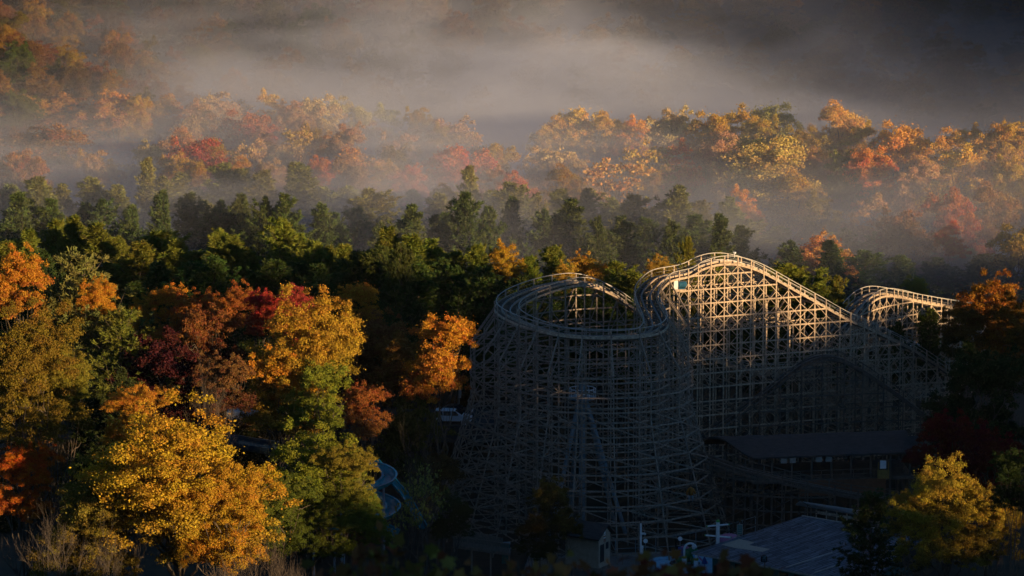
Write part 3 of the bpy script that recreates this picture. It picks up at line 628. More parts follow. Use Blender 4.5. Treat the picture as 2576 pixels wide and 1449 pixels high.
# carries on behind the lift hill, lower
for px, py, Y in [(1690, 845, 430), (1800, 905, 431.5), (1900, 935, 433), (1990, 940, 435), (2080, 930, 437)]: main.append(W(px, py, Y, 0))
inner = [W(*c2(cx, cy), Y, 0) for cx, cy, Y in [(420, 1560, 423.6), (700, 1380, 424.6), (950, 1200, 425.4), (1150, 1040, 426), (1280, 955, 426.5), (1420, 912, 427), (1540, 925, 427.4), (1680, 990, 428), (1850, 1100, 428.6), (2050, 1240, 429), (2260, 1400, 429)]]
hump = [W(*q, Y, 0) for q, Y in [((2100, 838), 441), ((2128, 806), 444), ((2152, 776), 447), ((2178, 752), 450), ((2208, 741), 452.6), ((2245, 744), 455), ((2290, 754), 457.5), ((2345, 764), 460), ((2420, 776), 463), ((2500, 784), 466)]]
ramp_ = [W(px, py, Y, 0) for px, py, Y in [(1752, 1142, 405.5), (1800, 1160, 404), (1869, 1184, 401.5), (1952, 1204, 400), (2040, 1224, 399.6), (2150, 1246, 400.4), (2270, 1262, 402)]]

LV = 1.78; Z0 = 4.6
def frames(path):
    t = np.gradient(path[:, :2], axis=0); t /= np.linalg.norm(t, axis=1)[:, None]
    return t
TIM = dict(lift=M['wood'], hump=M['wood'], tower=M['woodshade'], rear=M['wooddark'], inner=M['wooddark'], ramp=M['wooddark'])
REG = {'cross_brace': [], 'ledger': []}
def make_track(ctrl, outward, wd='wood'):
    """outward(p, t, n) -> +1/-1 decides which lateral side is 'outer'"""
    path = catmull(ctrl); t = frames(path)
    for _ in range(2): t[1:-1] = (t[:-2] + t[1:-1] + t[2:]) / 3
    t /= np.linalg.norm(t, axis=1)[:, None]
    n = np.stack([t[:, 1], -t[:, 0]], 1); s = outward(path, n); n = n * s[:, None]
    b = np.radians(path[:, 3]); lat = np.stack([n[:, 0] * np.cos(b), n[:, 1] * np.cos(b), np.sin(b)], 1)
    up = np.stack([-n[:, 0] * np.sin(b), -n[:, 1] * np.sin(b), np.cos(b)], 1)
    c = path[:, :3]; d = np.concatenate([[0], np.cumsum(np.linalg.norm(np.diff(c[:, :2], axis=0), axis=1))])
    def strip(off, hgt, w, h):
        return [[c[i] + lat[i] * (off + a * w / 2) + up[i] * (hgt + e * h / 2) for a, e in ((-1, -1), (1, -1), (1, 1), (-1, 1))] for i in range(len(c))]
    tk = MB()
    for off in (-.52, .52): tk.sweep(strip(off, .12, .17, .2))
    for off in (-HW + .02, HW - .02): tk.sweep(strip(off, -.08, .09, .27))
    tb = MB()
    for off in (-.9, .9): tb.sweep(strip(off, -.24, .14, .24))
    L3 = np.concatenate([[0], np.cumsum(np.linalg.norm(np.diff(c, axis=0), axis=1))])
    for q in np.arange(.2, L3[-1], .5):
        i = min(int(np.searchsorted(L3, q)), len(c) - 1)
        tb.beam(c[i] - lat[i] * (HW - .08), c[i] + lat[i] * (HW - .08), .17, .07, up[i])
    to = tk.build('track', M[wd], coaster); tb.build('cross_ties', M['wooddark'], to)
    rl = MB()
    for off in (-.52, .52): rl.sweep(strip(off, .275, .10, .05))
    rl.build('steel_rail', M['steelrail'], to)
    for sd in (-1, 1):
        hr = MB(); hr.sweep(strip(sd * (HW + .04), .98, .08, .09)); 
        for hh in (.5,): hr.sweep(strip(sd * (HW + .03), hh, .02, .02))
        hr.build('handrail', M['rail' if wd == 'wood' else 'wooddark'], coaster)
    return dict(c=c, n=n, lat=lat, up=up, d=d, b=b)
def out_main(path, n):
    """outer = away from the loop's centre on the tower; towards the camera on the straight hill; blended by majority"""
    s = np.sign((n[:, 0] * (path[:, 0] - CEN[0])) + n[:, 1] * (path[:, 1] - CEN[1]))
    # keep continuous along the run: choose sign at the loop front and propagate
    k = int(np.argmin(path[:, 1])); s0 = s[k]; return np.full(len(s), s0)
TM = make_track(main, out_main)
front = lambda path, n: np.where(n[:, 1] < 0, 1., -1.)
TI = make_track(inner, front, 'wooddark'); TH = make_track(hump, lambda p, n: np.full(len(n), 1. if n[len(n) // 2][1] < 0 else -1.)); TR = make_track(ramp_, front, 'wooddark')

def stations(T, sp, lo=0, hi=None):
    hi = T['d'][-1] if hi is None else hi; out = []
    for q in np.arange(lo, hi + 1e-6, sp):
        i = min(int(np.searchsorted(T['d'], q)), len(T['c']) - 1); out.append(i)
    return out
def bent_cols(T, i, kind):
    """columns: list of (foot-to-top polyline, tag). each = (name, function z->xy, ztop)"""
    c, n, lat = T['c'][i], T['n'][i], T['lat'][i]; cols = []
    for nm, off in (('in', -HW), ('out', HW)):
        p = c + lat[i - i] * 0 if False else c + lat * off
        cols.append(dict(nm=nm, xy=lambda z, p=p: p[:2], top=p[2] + .95, deck=p[2] - .1))
    if kind == 'tower':
        e = c[:2] + n * (HW + 2.9)
        fl = 21.4
        cols.append(dict(nm='ext', xy=lambda z, e=e, n=n: e + n * max(0, (fl - z)) * .30, top=c[2] - 3.9, deck=c[2] - 3.9, hang=1))
        e2 = c[:2] + n * (HW + 2.8)
    if kind == 'lift':
        sgn = -1 if n[1] < 0 else 1                               # extra legs on the far side
        for k, (o, dz) in enumerate(((3.6, 3.0),)):
            e = c[:2] + n * sgn * (HW + o - .6)
            cols.append(dict(nm='back%d' % k, xy=lambda z, e=e: e, top=c[2] - dz, deck=c[2] - dz))
    for q in cols: q['g'] = float(gz(*q['xy'](5.0))) - .3
    return cols
bent_list = []
def do_section(T, idx, kind, name, lattice_depth=9.0, sparse=.35, seed=1, zmin=-99):
    rng = random.Random(seed); S = []
    for i in idx:
        cols = bent_cols(T, i, kind); S.append(cols)
        mb = MB(); posts = []
        for q in cols:
            g = max(q['g'], zmin); top = q['top']
            if top - g < .5: q['dead'] = True; continue
            pm = MB(); zz = [g] + [z for z in (21.4,) if q['nm'] == 'ext' and g < z < top] + [top]
            for a, b in zip(zz[:-1], zz[1:]):
                pa = q['xy'](a); pb = q['xy'](b); pm.beam((pa[0], pa[1], a), (pb[0], pb[1], b), .15, .14, (T['n'][i][0], T['n'][i][1], 0))
            posts.append((q['nm'], pm))
        live = [q for q in cols if not q.get('dead')]
        order = sorted(live, key=lambda q: float((q['xy'](18.0) - T['c'][i][:2]) @ T['n'][i]))
        zs = np.arange(Z0 + LV, 40, LV)
        for a, b in zip(order[:-1], order[1:]):
            for k, z in enumerate(zs):
                if z < min(a['deck'], b['deck']) and z > max(a['g'], b['g'], zmin) and k % 2 == 0:
                    pa, pb = a['xy'](z), b['xy'](z); mb.beam((*pa, z), (*pb, z), .05, .14)
                    if z + LV < min(a['deck'], b['deck']) and (k + i) % 4 < 2 and np.linalg.norm(pa - pb) > 1.2:
                        p2, p3 = a['xy'](z + LV), b['xy'](z + LV)
                        mb.beam((*pa, z), (*p3, z + LV), .05, .13); 
                        if rng.random() < .6: mb.beam((*pb, z), (*p2, z + LV), .05, .13)
            # knee from a lower outer column up to the deck
        if kind == 'tower':
            e = [q for q in live if q['nm'] == 'ext']; o = [q for q in live if q['nm'] == 'out']
            if e and o:
                pe, po = e[0]['xy'](e[0]['top']), o[0]['xy'](30)
                mb.beam((*pe, e[0]['top']), (*po, o[0]['deck'] + .1), .13, .2)
                pi = o[0]['xy'](20); mb.beam((*pe, e[0]['top'] - 1.2), (*po, e[0]['top'] + 1.6), .06, .14)
        if kind == 'lift':
            e = [q for q in live if q['nm'] == 'back0'];
            if e:
                o = [q for q in live if q['nm'] in ('in', 'out')]; far = min(o, key=lambda q: np.linalg.norm(q['xy'](0) - e[0]['xy'](0)))
                mb.beam((*e[0]['xy'](0), e[0]['top']), (*far['xy'](0), far['deck']), .1, .2)
        mb.beam(T['c'][i] - T['lat'][i] * HW - T['up'][i] * .3, T['c'][i] + T['lat'][i] * HW - T['up'][i] * .3, .12, .26)
        fp = [p for n_, p in posts if n_ == 'out']
        for n_, p in posts:
            if n_ != 'out' or len(posts) < 2: mb.add(np.concatenate(p.v), p.f)
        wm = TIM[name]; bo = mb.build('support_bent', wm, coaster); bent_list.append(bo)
        if len(posts) > 1:
            for pm in fp: pm.build('post', wm, bo)
    names = ['in2', 'in', 'out', 'ext', 'ext2', 'back0', 'back1']
    lev = {}
    faces = {'out': 1, 'in': .08, 'ext': 1, 'back0': .06, 'in2': .15, 'back1': .15, 'ext2': .05}
    for j in range(len(S) - 1):
        for nm in names:
            cb = MB(); pri = {'out': 3, 'ext': 2.5, 'in': 1}.get(nm, .5) * (2 if kind == 'lift' else 1)
            a = [q for q in S[j] if q['nm'] == nm and not q.get('dead')]; b = [q for q in S[j + 1] if q['nm'] == nm and not q.get('dead')]
            if not a or not b: continue
            a, b = a[0], b[0]; top = min(a['deck'], b['deck']); g = max(a['g'], b['g'], zmin); zs = np.arange(Z0 + LV, 40, LV)
            topm = max(a['deck'], b['deck'])
            nn = T['n'][idx[j]]; sd = np.array([nn[0], nn[1]]) * .12 * (1 if nm in ('out', 'ext') else -1)
            for k, z in enumerate(zs):
                if g < z < top + .15 and (nm in ('out', 'ext') or k % 3 == 0):
                    pa, pb = a['xy'](z) + sd, b['xy'](z) + sd; ex = (pb - pa) / (np.linalg.norm(pb - pa) + 1e-6) * .08
                    run = lev.setdefault((nm, k), [])
                    if not run or run[-1][0] != j - 1: run.append([j, MB(), pri])
                    run[-1][0] = j
                    run[-1][1].beam((*(pa - ex), z), (*(pb + ex), z), .06, .18 if nm in ('out', 'ext') else .13)
                # diamond lattice crossing on ledger middles and on posts
                zc = z; depth = top - zc
                full = depth < lattice_depth * (1 if kind == 'lift' else .6)
                pr = faces[nm] * (1 if full else sparse)
                if kind == 'tower' and nm == 'ext': pr = .45
                rearside = kind == 'tower' and T['c'][idx[j]][1] > 413
                if rearside: pr *= .3
                if kind == 'tower' and nm == 'ext' and z < 21 and j > len(S) * 0:
                    if z + LV < top and z > g and not (rearside and k % 2):      # one rising diagonal per panel down the flared skirt
                        pa, pb = a['xy'](z), b['xy'](z + LV); cb.beam((*pa, z), (*pb, z + LV), .06, .12)
                    continue
                n0 = cb.n
                for up_ in (0, 1):
                    if rng.random() > pr: continue
                    za, zb = (zc - LV / 2, zc + LV / 2) if up_ else (zc + LV / 2, zc - LV / 2)
                    if za > a['deck'] + .1 or zb > b['deck'] + .1 or min(za, zb) < g: continue
                    pa, pb = a['xy'](za), b['xy'](zb); o2 = sd * (.55 if up_ else .25); cb.beam((*(pa + o2), za), (*(pb + o2), zb), .04, .075)
                if cb.n == n0 and cb.n: REG['cross_brace'].append((pri, cb, name)); cb = MB()
            if cb.n: REG['cross_brace'].append((pri, cb, name))
    for k in sorted(lev):
        for _, mb, pri in lev[k]: REG['ledger'].append((pri, mb, name))

# split the main run into straight hill, tower and rear run by distance
dm = TM['d']; c = TM['c']
iA = int(np.argmin(np.abs(c[:, 0] - P(1691, 724, 421)[0]) + (np.arange(len(c)) > len(c) * .5) * 1e3))    # where the lift face begins
iEnd = int(len(c) * .5 + np.argmax(c[int(len(c) * .5):, 0] > P(1650, 724, 428)[0]))
lift_idx = stations(TM, 1.82, dm[iA] % 1.82, dm[iA]); tower_idx = stations(TM, 2.85, dm[iA] + 1.9, dm[iEnd]); rear_idx = stations(TM, 2.6, dm[iEnd] + 1.5)
do_section(TM, lift_idx, 'lift', 'lift', 12.5, .22, 1, 6.0)
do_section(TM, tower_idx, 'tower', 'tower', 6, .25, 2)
do_section(TM, rear_idx, 'low', 'rear', 8, .4, 3)
do_section(TI, stations(TI, 2.7), 'low', 'inner', 8, .4, 4)
do_section(TH, stations(TH, 1.9), 'lift', 'hump', 3.5, .4, 5)
do_section(TR, stations(TR, 2.9), 'low', 'ramp', 3, .7, 6)
for nm, L_ in REG.items():
    L_.sort(key=lambda q: -q[0] * q[1].n)
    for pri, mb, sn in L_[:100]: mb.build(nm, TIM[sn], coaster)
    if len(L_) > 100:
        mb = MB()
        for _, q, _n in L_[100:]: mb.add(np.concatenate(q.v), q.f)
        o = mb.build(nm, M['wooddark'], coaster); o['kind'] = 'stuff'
print('BENTS', len(bent_list), {k: len(v) for k, v in REG.items()})
# motor platform on the lift face
pf = MB(); a = P(1693, 727, 419.2); b = P(1726, 724, 419.9)
pf.slab([(a[0], a[1] - .8, a[2]), (b[0], b[1] - .8, a[2]), (b[0], b[1] + .9, a[2]), (a[0], a[1] + .9, a[2])], .3); pf.build('motor_platform', M['wood'], coaster)
mo = root('drive_motor', (a[0] + .85, a[1] + .1, a[2]), 'blue drive motor with a white end box on a timber platform of the lift hill', 'motor')
q = mo.location
m1 = MB(); m1.box((q[0] - .75, q[1] - .4, q[2]), (q[0] - .25, q[1] + .4, q[2] + 1.05)); m1.build('gear_box', M['white'], mo)
bl = plain('blue_motor_paint', (.03, .12, .20), (.02, .07, .12), 4, .3)
m1 = MB(); m1.tube([(q[0] - .25, q[1], q[2] + .55), (q[0] - .05, q[1], q[2] + .55), (q[0] + .7, q[1], q[2] + .55), (q[0] + .85, q[1], q[2] + .55)], [.3, .42, .42, .25], 14); m1.box((q[0] - .1, q[1] - .3, q[2]), (q[0] + .6, q[1] + .3, q[2] + .14)); m1.build('motor_housing', bl, mo, smooth=False)
# small camera on top of the hill
tp = P(1848, 648, 425.5); cm = root('security_camera', tp, 'little white security camera on the crest rail of the lift hill', 'camera')
m1 = MB(); m1.beam(tp, tp + [0, 0, .55], .06, .06); m1.beam(tp + [-.05, -.15, .62], tp + [.1, .3, .55], .18, .18); m1.box(tp + [-.2, -.1, .66], tp + [.2, .25, .70]); m1.build('camera_body', M['white'], cm)
# steel ride tower inside the loop
st = root('steel_ride_tower', (8.6, 411.0, 5.0), 'blue grey steel ride tower on splayed legs inside the wooden loop', 'ride tower')
topz = Zt(1004, 411); bx, by = 8.6, 411.0
MB().tube([(bx, by, 4.7), (bx, by, topz + 2.0)], .42, 12).build('mast', M['steel'], st)
for px, py, dy in ((1422, 1190, -2), (1513, 1190, 2.2), (1548, 1262, -2.6), (1440, 1230, 3.5)):
    e = P(px, py, by + dy); d = e - np.array([bx, by, topz]); f = np.array([bx, by, topz]) + d * ((topz - 4.7) / -d[2])
    MB().tube([(bx + np.sign(d[0]) * .4, by, topz), tuple(f)], .26, 9).build('leg', M['steel'], st)
m1 = MB(); ring = [(bx + 1.6 * math.cos(t), by + 1.6 * math.sin(t)) for t in np.linspace(0, 6.283, 13)[:-1]]
m1.slab([(x, y, topz + .3) for x, y in ring], .25); m1.build('platform', M['steel'], st)
m1 = MB()
for hh in (.55, 1.05): m1.tube([(x, y, topz + .3 + hh) for x, y in ring + ring[:1]], .04, 4)
for x, y in ring: m1.tube([(x, y, topz + .2), (x, y, topz + 1.35)], .035, 4)
m1.build('railing', M['white'], st)
# ------------------------------------------------------------------ station
V3 = lambda p: np.asarray(p, float)
stn = root('loading_station', G(1806, 1100, 5.0), 'long dark wave roofed loading station on timber supports in front of the lift hill', 'station')
rA, rB = G(1806, 1100, 16.0), G(2280, 1084, 16.0); eA, eB = G(1893, 1151, 14.6), G(2300, 1137, 14.6)
prof = [(-.75, -1.6), (-.5, -.8), (-.25, -.22), (0, 0), (.2, -.12), (.42, -.50), (.62, -.95), (.8, -1.25), (1.0, -1.4)]
shingle = plain('station_shingles', (.075, .07, .065), (.035, .033, .032), 2.2, .9, (.6, .6, 6), bump=.2)
secs = []
for t in np.linspace(0, 1, 26):
    r = rA + (rB - rA) * t; e = eA + (eB - eA) * t; lat = e - r; lat[2] = 0
    top = [np.array([r[0] + lat[0] * s, r[1] + lat[1] * s, 16.0 + h + .05 * math.sin(t * 40 + s * 3)]) for s, h in prof]
    secs.append(top + [p - np.array([0, 0, .22]) for p in top[::-1]])
m1 = MB(); m1.sweep(secs); m1.build('roof', shingle, stn)
fl_ = 11.6
def along(t, s, z):
    r = rA + (rB - rA) * t; e = eA + (eB - eA) * t; q = r + (e - r) * s; return np.array([q[0], q[1], z])
m1 = MB(); m1.slab([along(0, 1.0, fl_), along(1, 1.0, fl_), along(1, -.7, fl_), along(0, -.7, fl_)], .35); dk = m1.build('platform_deck', M['wooddark'], stn)
skirt = plain('orange_brown_boards', (.20, .085, .04), (.12, .05, .025), 3, .7)
m1 = MB(); m1.beam(along(.28, 1.06, fl_ - 1.0), along(.82, 1.06, fl_ - 1.0), .12, 1.9); m1.build('skirt_board', skirt, stn)
for t in np.linspace(.02, .98, 9):
    for s in (.9, -.6):
        MB().beam(along(t, s, float(gz(*along(t, s, 0)[:2])) - .2), along(t, s, 14.75 if s > 0 else 14.9), .22, .22).build('post', M['wooddark'], stn)
m1 = MB()
for z in (.55, 1.1): m1.beam(along(.1, 1.0, fl_ + z), along(.82, 1.0, fl_ + z), .06, .08)
for t in np.linspace(.1, .82, 12): m1.beam(along(t, 1.0, fl_), along(t, 1.0, fl_ + 1.12), .07, .07)
m1.build('railing', M['wooddark'], stn)
for t, z in ((.20, 14.0), (.255, 14.0), (.415, 14.0), (.475, 14.0)):
    q = along(t, .96, z); s = root('notice_board', q, {.20: 'first pale notice board hanging under the station eave, nearest the tower', .255: 'second pale notice board under the station eave', .415: 'third pale notice board under the station eave', .475: 'fourth pale notice board under the station eave, farthest from the tower'}[t], 'sign', 'pale notice boards under the station eave')
    m1 = MB(); m1.box(q + V3((-.38, -.03, -.3)), q + V3((.38, .03, .36))); m1.build('board', M['rail'], s); m1 = MB(); m1.box(q + V3((-.46, .032, .38)), q + V3((.46, .08, .62))); m1.build('hanger', M['wooddark'], s)
q = G(2330, 1232, 10.5); q = along(.80, 1.1, 11.6); bo = root('ticket_booth', q, 'yellow wooden booth with a white sign at the station platform edge', 'booth')
yb = plain('yellow_boards', (.34, .22, .06), (.22, .14, .04), 3, .7)
m1 = MB(); m1.box(q + V3((-.7, -.3, 0)), q + V3((.7, .3, 1.0))); m1.build('counter', yb, bo)
for sx in (-.62, .62): MB().beam(q + V3((sx, 0, 1.0)), q + V3((sx, 0, 2.0)), .09, .09).build('post', yb, bo)
m1 = MB(); m1.box(q + V3((-.4, -.06, 1.2)), q + V3((.35, 0, 2.2))); m1.build('sign_panel', M['white'], bo)
# lower extension roof on the right of the station
sh = root('shed_roof_building', G(2330, 1150, 5.0), 'low dark shed continuing past the far end of the station roof', 'shed')
a, b_, c_, d_ = G(2275, 1136, 14.2), G(2420, 1140, 14.2), G(2420, 1098, 14.9), G(2275, 1096, 14.9)
m1 = MB(); m1.slab([a, b_, c_, d_], .25); m1.build('roof', shingle, sh)
for p in (a, (a + b_) / 2, b_, c_, d_): MB().beam((p[0], p[1] + .2, float(gz(p[0], p[1])) - .2), (p[0], p[1] + .2, 13.95), .22, .22).build('post', M['wooddark'], sh)

# ------------------------------------------------------------------ bath house with the grey shingled roof
A = G(1739, 1389, 8.5); B = G(2053, 1447, 8.5); D = G(2018, 1298.5, 11.3)
ev = (B - A) / np.linalg.norm(B - A); Bx = A + ev * 24; Cx = D + ev * 17
nrm = np.cross(ev, D - A); nrm /= np.linalg.norm(nrm); nrm = nrm if nrm[2] > 0 else -nrm
def onroof(px, py, lift=.0):
    d = ray(px, py); t = ((A - CAM) @ nrm + lift) / (d @ nrm); return CAM + d * t
bh = root('bath_house', (A + Bx) / 2 * V3((1, 1, 0)) + V3((0, 0, 5)), 'low teal building under a broad worn grey shingled roof', 'building')
def shing(nt, out):
    L = nt.links.new; b = N(nt, 'BsdfPrincipled'); b.inputs['Roughness'].default_value = .7; b.inputs['Specular IOR Level'].default_value = .3
    g = N(nt, 'NewGeometry'); mp = N(nt, 'Mapping'); mp.inputs['Rotation'].default_value = (0, 0, -math.atan2((D - A)[1], (D - A)[0])); L(g.outputs['Position'], mp.inputs[0])
    br = N(nt, 'TexBrick'); br.inputs['Scale'].default_value = 1.0; br.inputs['Brick Width'].default_value = 2.6; br.inputs['Row Height'].default_value = .42; br.inputs['Mortar Size'].default_value = .05
    br.inputs['Color1'].default_value = (.12, .14, .165, 1); br.inputs['Color2'].default_value = (.06, .07, .085, 1); br.inputs['Mortar'].default_value = (.015, .017, .02, 1); L(mp.outputs[0], br.inputs['Vector'])
    m2 = N(nt, 'Mapping'); m2.inputs['Scale'].default_value = (.5, 3.2, 1); L(mp.outputs[0], m2.inputs[0]); n1 = N(nt, 'TexNoise', i_Scale=1.0, i_Detail=5.0, i_Roughness=.7); L(m2.outputs[0], n1.inputs['Vector'])
    cr = ramp(nt, n1.outputs[0], [(.5, (0, 0, 0)), (.8, (.8, .8, .8))]); mx = N(nt, 'Mix', data_type='RGBA'); L(cr, mx.inputs[0]); L(br.outputs[0], mx.inputs[6]); mx.inputs[7].default_value = (.34, .38, .46, 1)
    L(mx.outputs[2], b.inputs['Base Color']); L(b.outputs[0], out.inputs[0])
shm = mat('worn_shingles', shing)
m1 = MB(); m1.slab([A, Bx, Cx, D], .18); rf = m1.build('roof', shm, bh)
# far slope, folding down behind the ridge
back = np.cross(ev, V3((0, 0, 1))); back = back if back[1] > 0 else -back
m1 = MB(); m1.slab([D + ev * .02 + back * .02, Cx + back * .02, Cx + back * 8 + V3((0, 0, -2.6)), D + back * 8 + V3((0, 0, -2.6))], .18); m1.build('roof', shm, bh)
tp_ = plain('bare_roof_patch', (.42, .36, .28), (.33, .28, .22), 4, .8)
poly = [(1815, 1370), (1848, 1378), (1918, 1388), (1937, 1381), (1884, 1371), (1898, 1364), (1860, 1356)]
m1 = MB(); pp = [onroof(x, y, .02) for x, y in poly]; m1.add(pp + [p - nrm * .015 for p in pp], [list(range(7)), list(range(7, 14))[::-1]] + [[k, k + 7, (k + 1) % 7 + 7, (k + 1) % 7] for k in range(7)]); o = m1.build('roof_patch', tp_, rf); o['label'] = 'bare tan patch where shingles are missing'
for (x0, y0, x1, y1) in ((1976, 1427.5, 2094, 1390), (2049, 1441, 2112, 1420)):
    m1 = MB(); m1.beam(onroof(x0, y0, .06), onroof(x1, y1, .06), .16, .08, nrm); m1.build('ridge_strip', M['rail'], rf)
m1 = MB(); m1.beam(D + V3((0, 0, .06)), Cx + V3((0, 0, .06)), .22, .1); m1.build('ridge_cap', M['rail'], rf)
m1 = MB(); m1.beam(A + V3((0, -.08, -.12)), Bx + V3((0, -.08, -.12)), .06, .2); m1.build('gutter', M['rail'], rf)
wo = back * 1.1; wz = float(5.0)
w0, w1 = A + ev * 2.2 + wo, Bx - ev * .5 + wo
m1 = MB(); m1.slab([V3((w0[0], w0[1], 8.35)), V3((w1[0], w1[1], 8.35)), V3((w1[0], w1[1], 8.35)) + back * 9, V3((w0[0], w0[1], 8.35)) + back * 6], 3.6); wl = m1.build('wall', M['tealwall'], bh)
for k in range(9):
    p = w0 + ev * (1.2 + k * 2.05) - back * .03; m1 = MB(); m1.beam(V3((p[0], p[1], 7.55)), V3((p[0], p[1], 7.55)) + ev * 1.2, .05, .5); m1.build('window', M['dark'], bh)
for k in (.2, 12.2):
    p = w0 + ev * k - back * .04; m1 = MB(); m1.beam(V3((p[0], p[1], 6.1)), V3((p[0], p[1], 6.1)) + ev * 1.0, .05, 2.1); m1.build('door', M['dark'], bh)
# pale canopy roof behind it
cn = root('picnic_canopy', G(2080, 1300, 6.0), 'long narrow canopy with a pale sloping roof behind the grey roofed building', 'canopy')
a, b_ = G(2002, 1268, 10.6), G(2215, 1302, 10.6); c_, d_ = G(2225, 1292, 11.2), G(2012, 1260.5, 11.2)
m1 = MB(); m1.slab([a, b_, c_, d_], .14); m1.build('roof', plain('pale_metal_roof', (.48, .46, .46), (.36, .35, .36), 3, .5), cn)
for t in np.linspace(.25, .98, 7):
    p = a + (b_ - a) * t + V3((0, .5, 0)); MB().beam((p[0], p[1], 5), (p[0], p[1], 10.5), .14, .14).build('post', M['wood'], cn)
p0 = a + (b_ - a) * .25 + V3((0, .45, 0)); p1 = b_ + V3((0, .45, 0))
m1 = MB(); m1.beam((p0[0], p0[1], 9.9), (p1[0], p1[1], 9.9), .08, .3); m1.beam((p0[0], p0[1], 8.1), (p1[0], p1[1], 8.1), .08, .2); m1.build('beam', M['wood'], cn)

# ------------------------------------------------------------------ pool, splash toys
gd = 5.0
def sheet(name, pts, z, m, kind='structure', t=.0):
    mb = MB(); n = len(pts); v = [G(x, y, z) for x, y in pts]; v = [V3((q[0], q[1], z)) for q in v]
    if t: mb.slab(v[::-1] if t else v, t)
    else: mb.add(v, [list(range(n))[::-1]])
    o = mb.build(name, m); o['kind'] = kind; return o
sheet('paving', [(1330, 1398), (1880, 1380), (2120, 1462), (1300, 1480)], gd + .30, M['path'], t=.34)
sheet('pool', [(1612, 1424), (1655, 1406), (1752, 1400.5), (1800, 1404), (1830, 1440), (1690, 1440)], gd + .42, M['pool'], t=.1)
kb = MB(); k0, k1, k2 = G(1614, 1421, 5.6), G(1655, 1404.5, 5.6), G(1752, 1399, 5.6)
for p, q_ in ((k0, k1), (k1, k2), (k2, G(1790, 1402, 5.6))): kb.beam(p, q_, .35, .3)
o = kb.build('pool_edge', M['pool'], None); o['kind'] = 'structure'
# frog slide
fc = G(1722, 1418, 5.45); fg = root('frog_slide', fc, 'green frog shaped pool slide with a blue saddle and pink tongue chute', 'pool slide')
grn = plain('frog_green', (.02, .17, .05), (.015, .11, .035), 3, .35); blu = plain('saddle_blue', (.04, .08, .30), None, 3, .4); pnk = plain('tongue_pink', (.55, .20, .34), (.45, .15, .27), 3, .4); stn_ = plain('grey_rock', (.12, .12, .12), (.05, .05, .05), 3, .8)
Rm = Matrix.Rotation(math.radians(-28), 3, 'Y')
m1 = MB(); m1.ball(fc + [-.1, 0, 1.0], (1.15, .85, .85), 18, 12, Rm); m1.ball(fc + [.95, 0, 1.55], (.62, .6, .42), 16, 10); m1.ball(fc + [-.35, -.75, .6], (.75, .35, .5), 12, 8); m1.ball(fc + [-.35, .75, .6], (.75, .35, .5), 12, 8)
for sy in (-.5, .5): m1.tube([fc + [.6, sy, 1.0], fc + [.95, sy * 1.3, .5], fc + [.75, sy * 1.5, .12], fc + [1.2, sy * 1.6, .06]], [.25, .17, .14, .16], 8)
for sy in (-.75, .75): m1.tube([fc + [-.9, sy, .4], fc + [.1, sy * 1.25, .16], fc + [.5, sy * 1.35, .06]], [.22, .16, .2], 8)
m1.build('body', grn, fg, smooth=True)
for sy in (-.32, .32):
    m1 = MB(); m1.ball(fc + [1.05, sy, 1.98], .22, 12, 8); e = m1.build('eye', M['white'], fg, smooth=True); m1 = MB(); m1.ball(fc + [1.2, sy * 1.15, 2.0], .11, 10, 6); m1.build('pupil', M['dark'], e)
m1 = MB(); m1.sweep([[fc + V3((-.45 + w, .9 * math.cos(t) * 1.02, 1.05 + .95 * math.sin(t))) for w in (-.3, .3)] + [fc + V3((-.45 + w, .8 * math.cos(t), 1.05 + .85 * math.sin(t))) for w in (.3, -.3)] for t in np.linspace(-.5, math.pi + .5, 16)]); m1.build('saddle', blu, fg)
m1 = MB(); m1.ball(fc + [.0, 0, 1.95], (.5, .45, .2), 12, 8); m1.build('seat', pnk, fg, smooth=True)
m1 = MB(); m1.sweep([[fc + V3((x, w, z)) for w, z in ((-.3, z0 + .16), (-.3, z0), (.3, z0), (.3, z0 + .16), (.22, z0 + .06), (-.22, z0 + .06))] for x, z0 in ((1.35, 1.35), (1.5, 1.05), (1.75, .6), (2.1, .25), (2.7, .08))]); m1.build('tongue', pnk, fg)
m1 = MB()
rr = random.Random(2)
for k in range(16):
    t = k / 16 * 6.283; m1.ball(fc + [1.5 * math.cos(t), 1.25 * math.sin(t), .06], (.3, .26, .2), 7, 5)
m1.build('rock_base', stn_, fg)
yel = plain('yellow_collar', (.5, .33, .05), None, 3, .4)
ac = G(1721, 1423, 5.45); ar = root('spray_arch', ac, 'white arched spray pipe with yellow collars over the pool', 'spray arch')
m1 = MB(); m1.tube([ac, ac + [0, 0, .9]], .3, 12); m1.build('base', M['white'], ar); m1 = MB(); m1.tube([ac + [0, 0, .9], ac + [0, 0, 1.15]], .31, 12); m1.build('collar', yel, ar)
m1 = MB(); m1.tube([ac + [0, 0, 1.0]] + [ac + [.72 - .72 * math.cos(t), .1, 1.9 + .75 * math.sin(t)] for t in np.linspace(0, math.pi * .9, 12)], .13, 10); m1.build('pipe', M['white'], ar, smooth=True)
ac = G(1751, 1424, 5.45); a2 = root('spray_post', ac, 'short white spray post with a yellow collar beside the arch', 'spray post')
m1 = MB(); m1.tube([ac, ac + [0, 0, .7]], .28, 12); m1.build('base', M['white'], a2); m1 = MB(); m1.tube([ac + [0, 0, .7], ac + [0, 0, .95]], .29, 12); m1.build('collar', yel, a2); m1 = MB(); m1.tube([ac + [0, 0, .95], ac + [0, 0, 1.7]], .13, 10); m1.build('pipe', M['white'], a2)
nv = root('pool_umbrella', G(1772, 1428, 5.45), 'small folded navy umbrella at the pool', 'umbrella'); q = V3(nv.location)
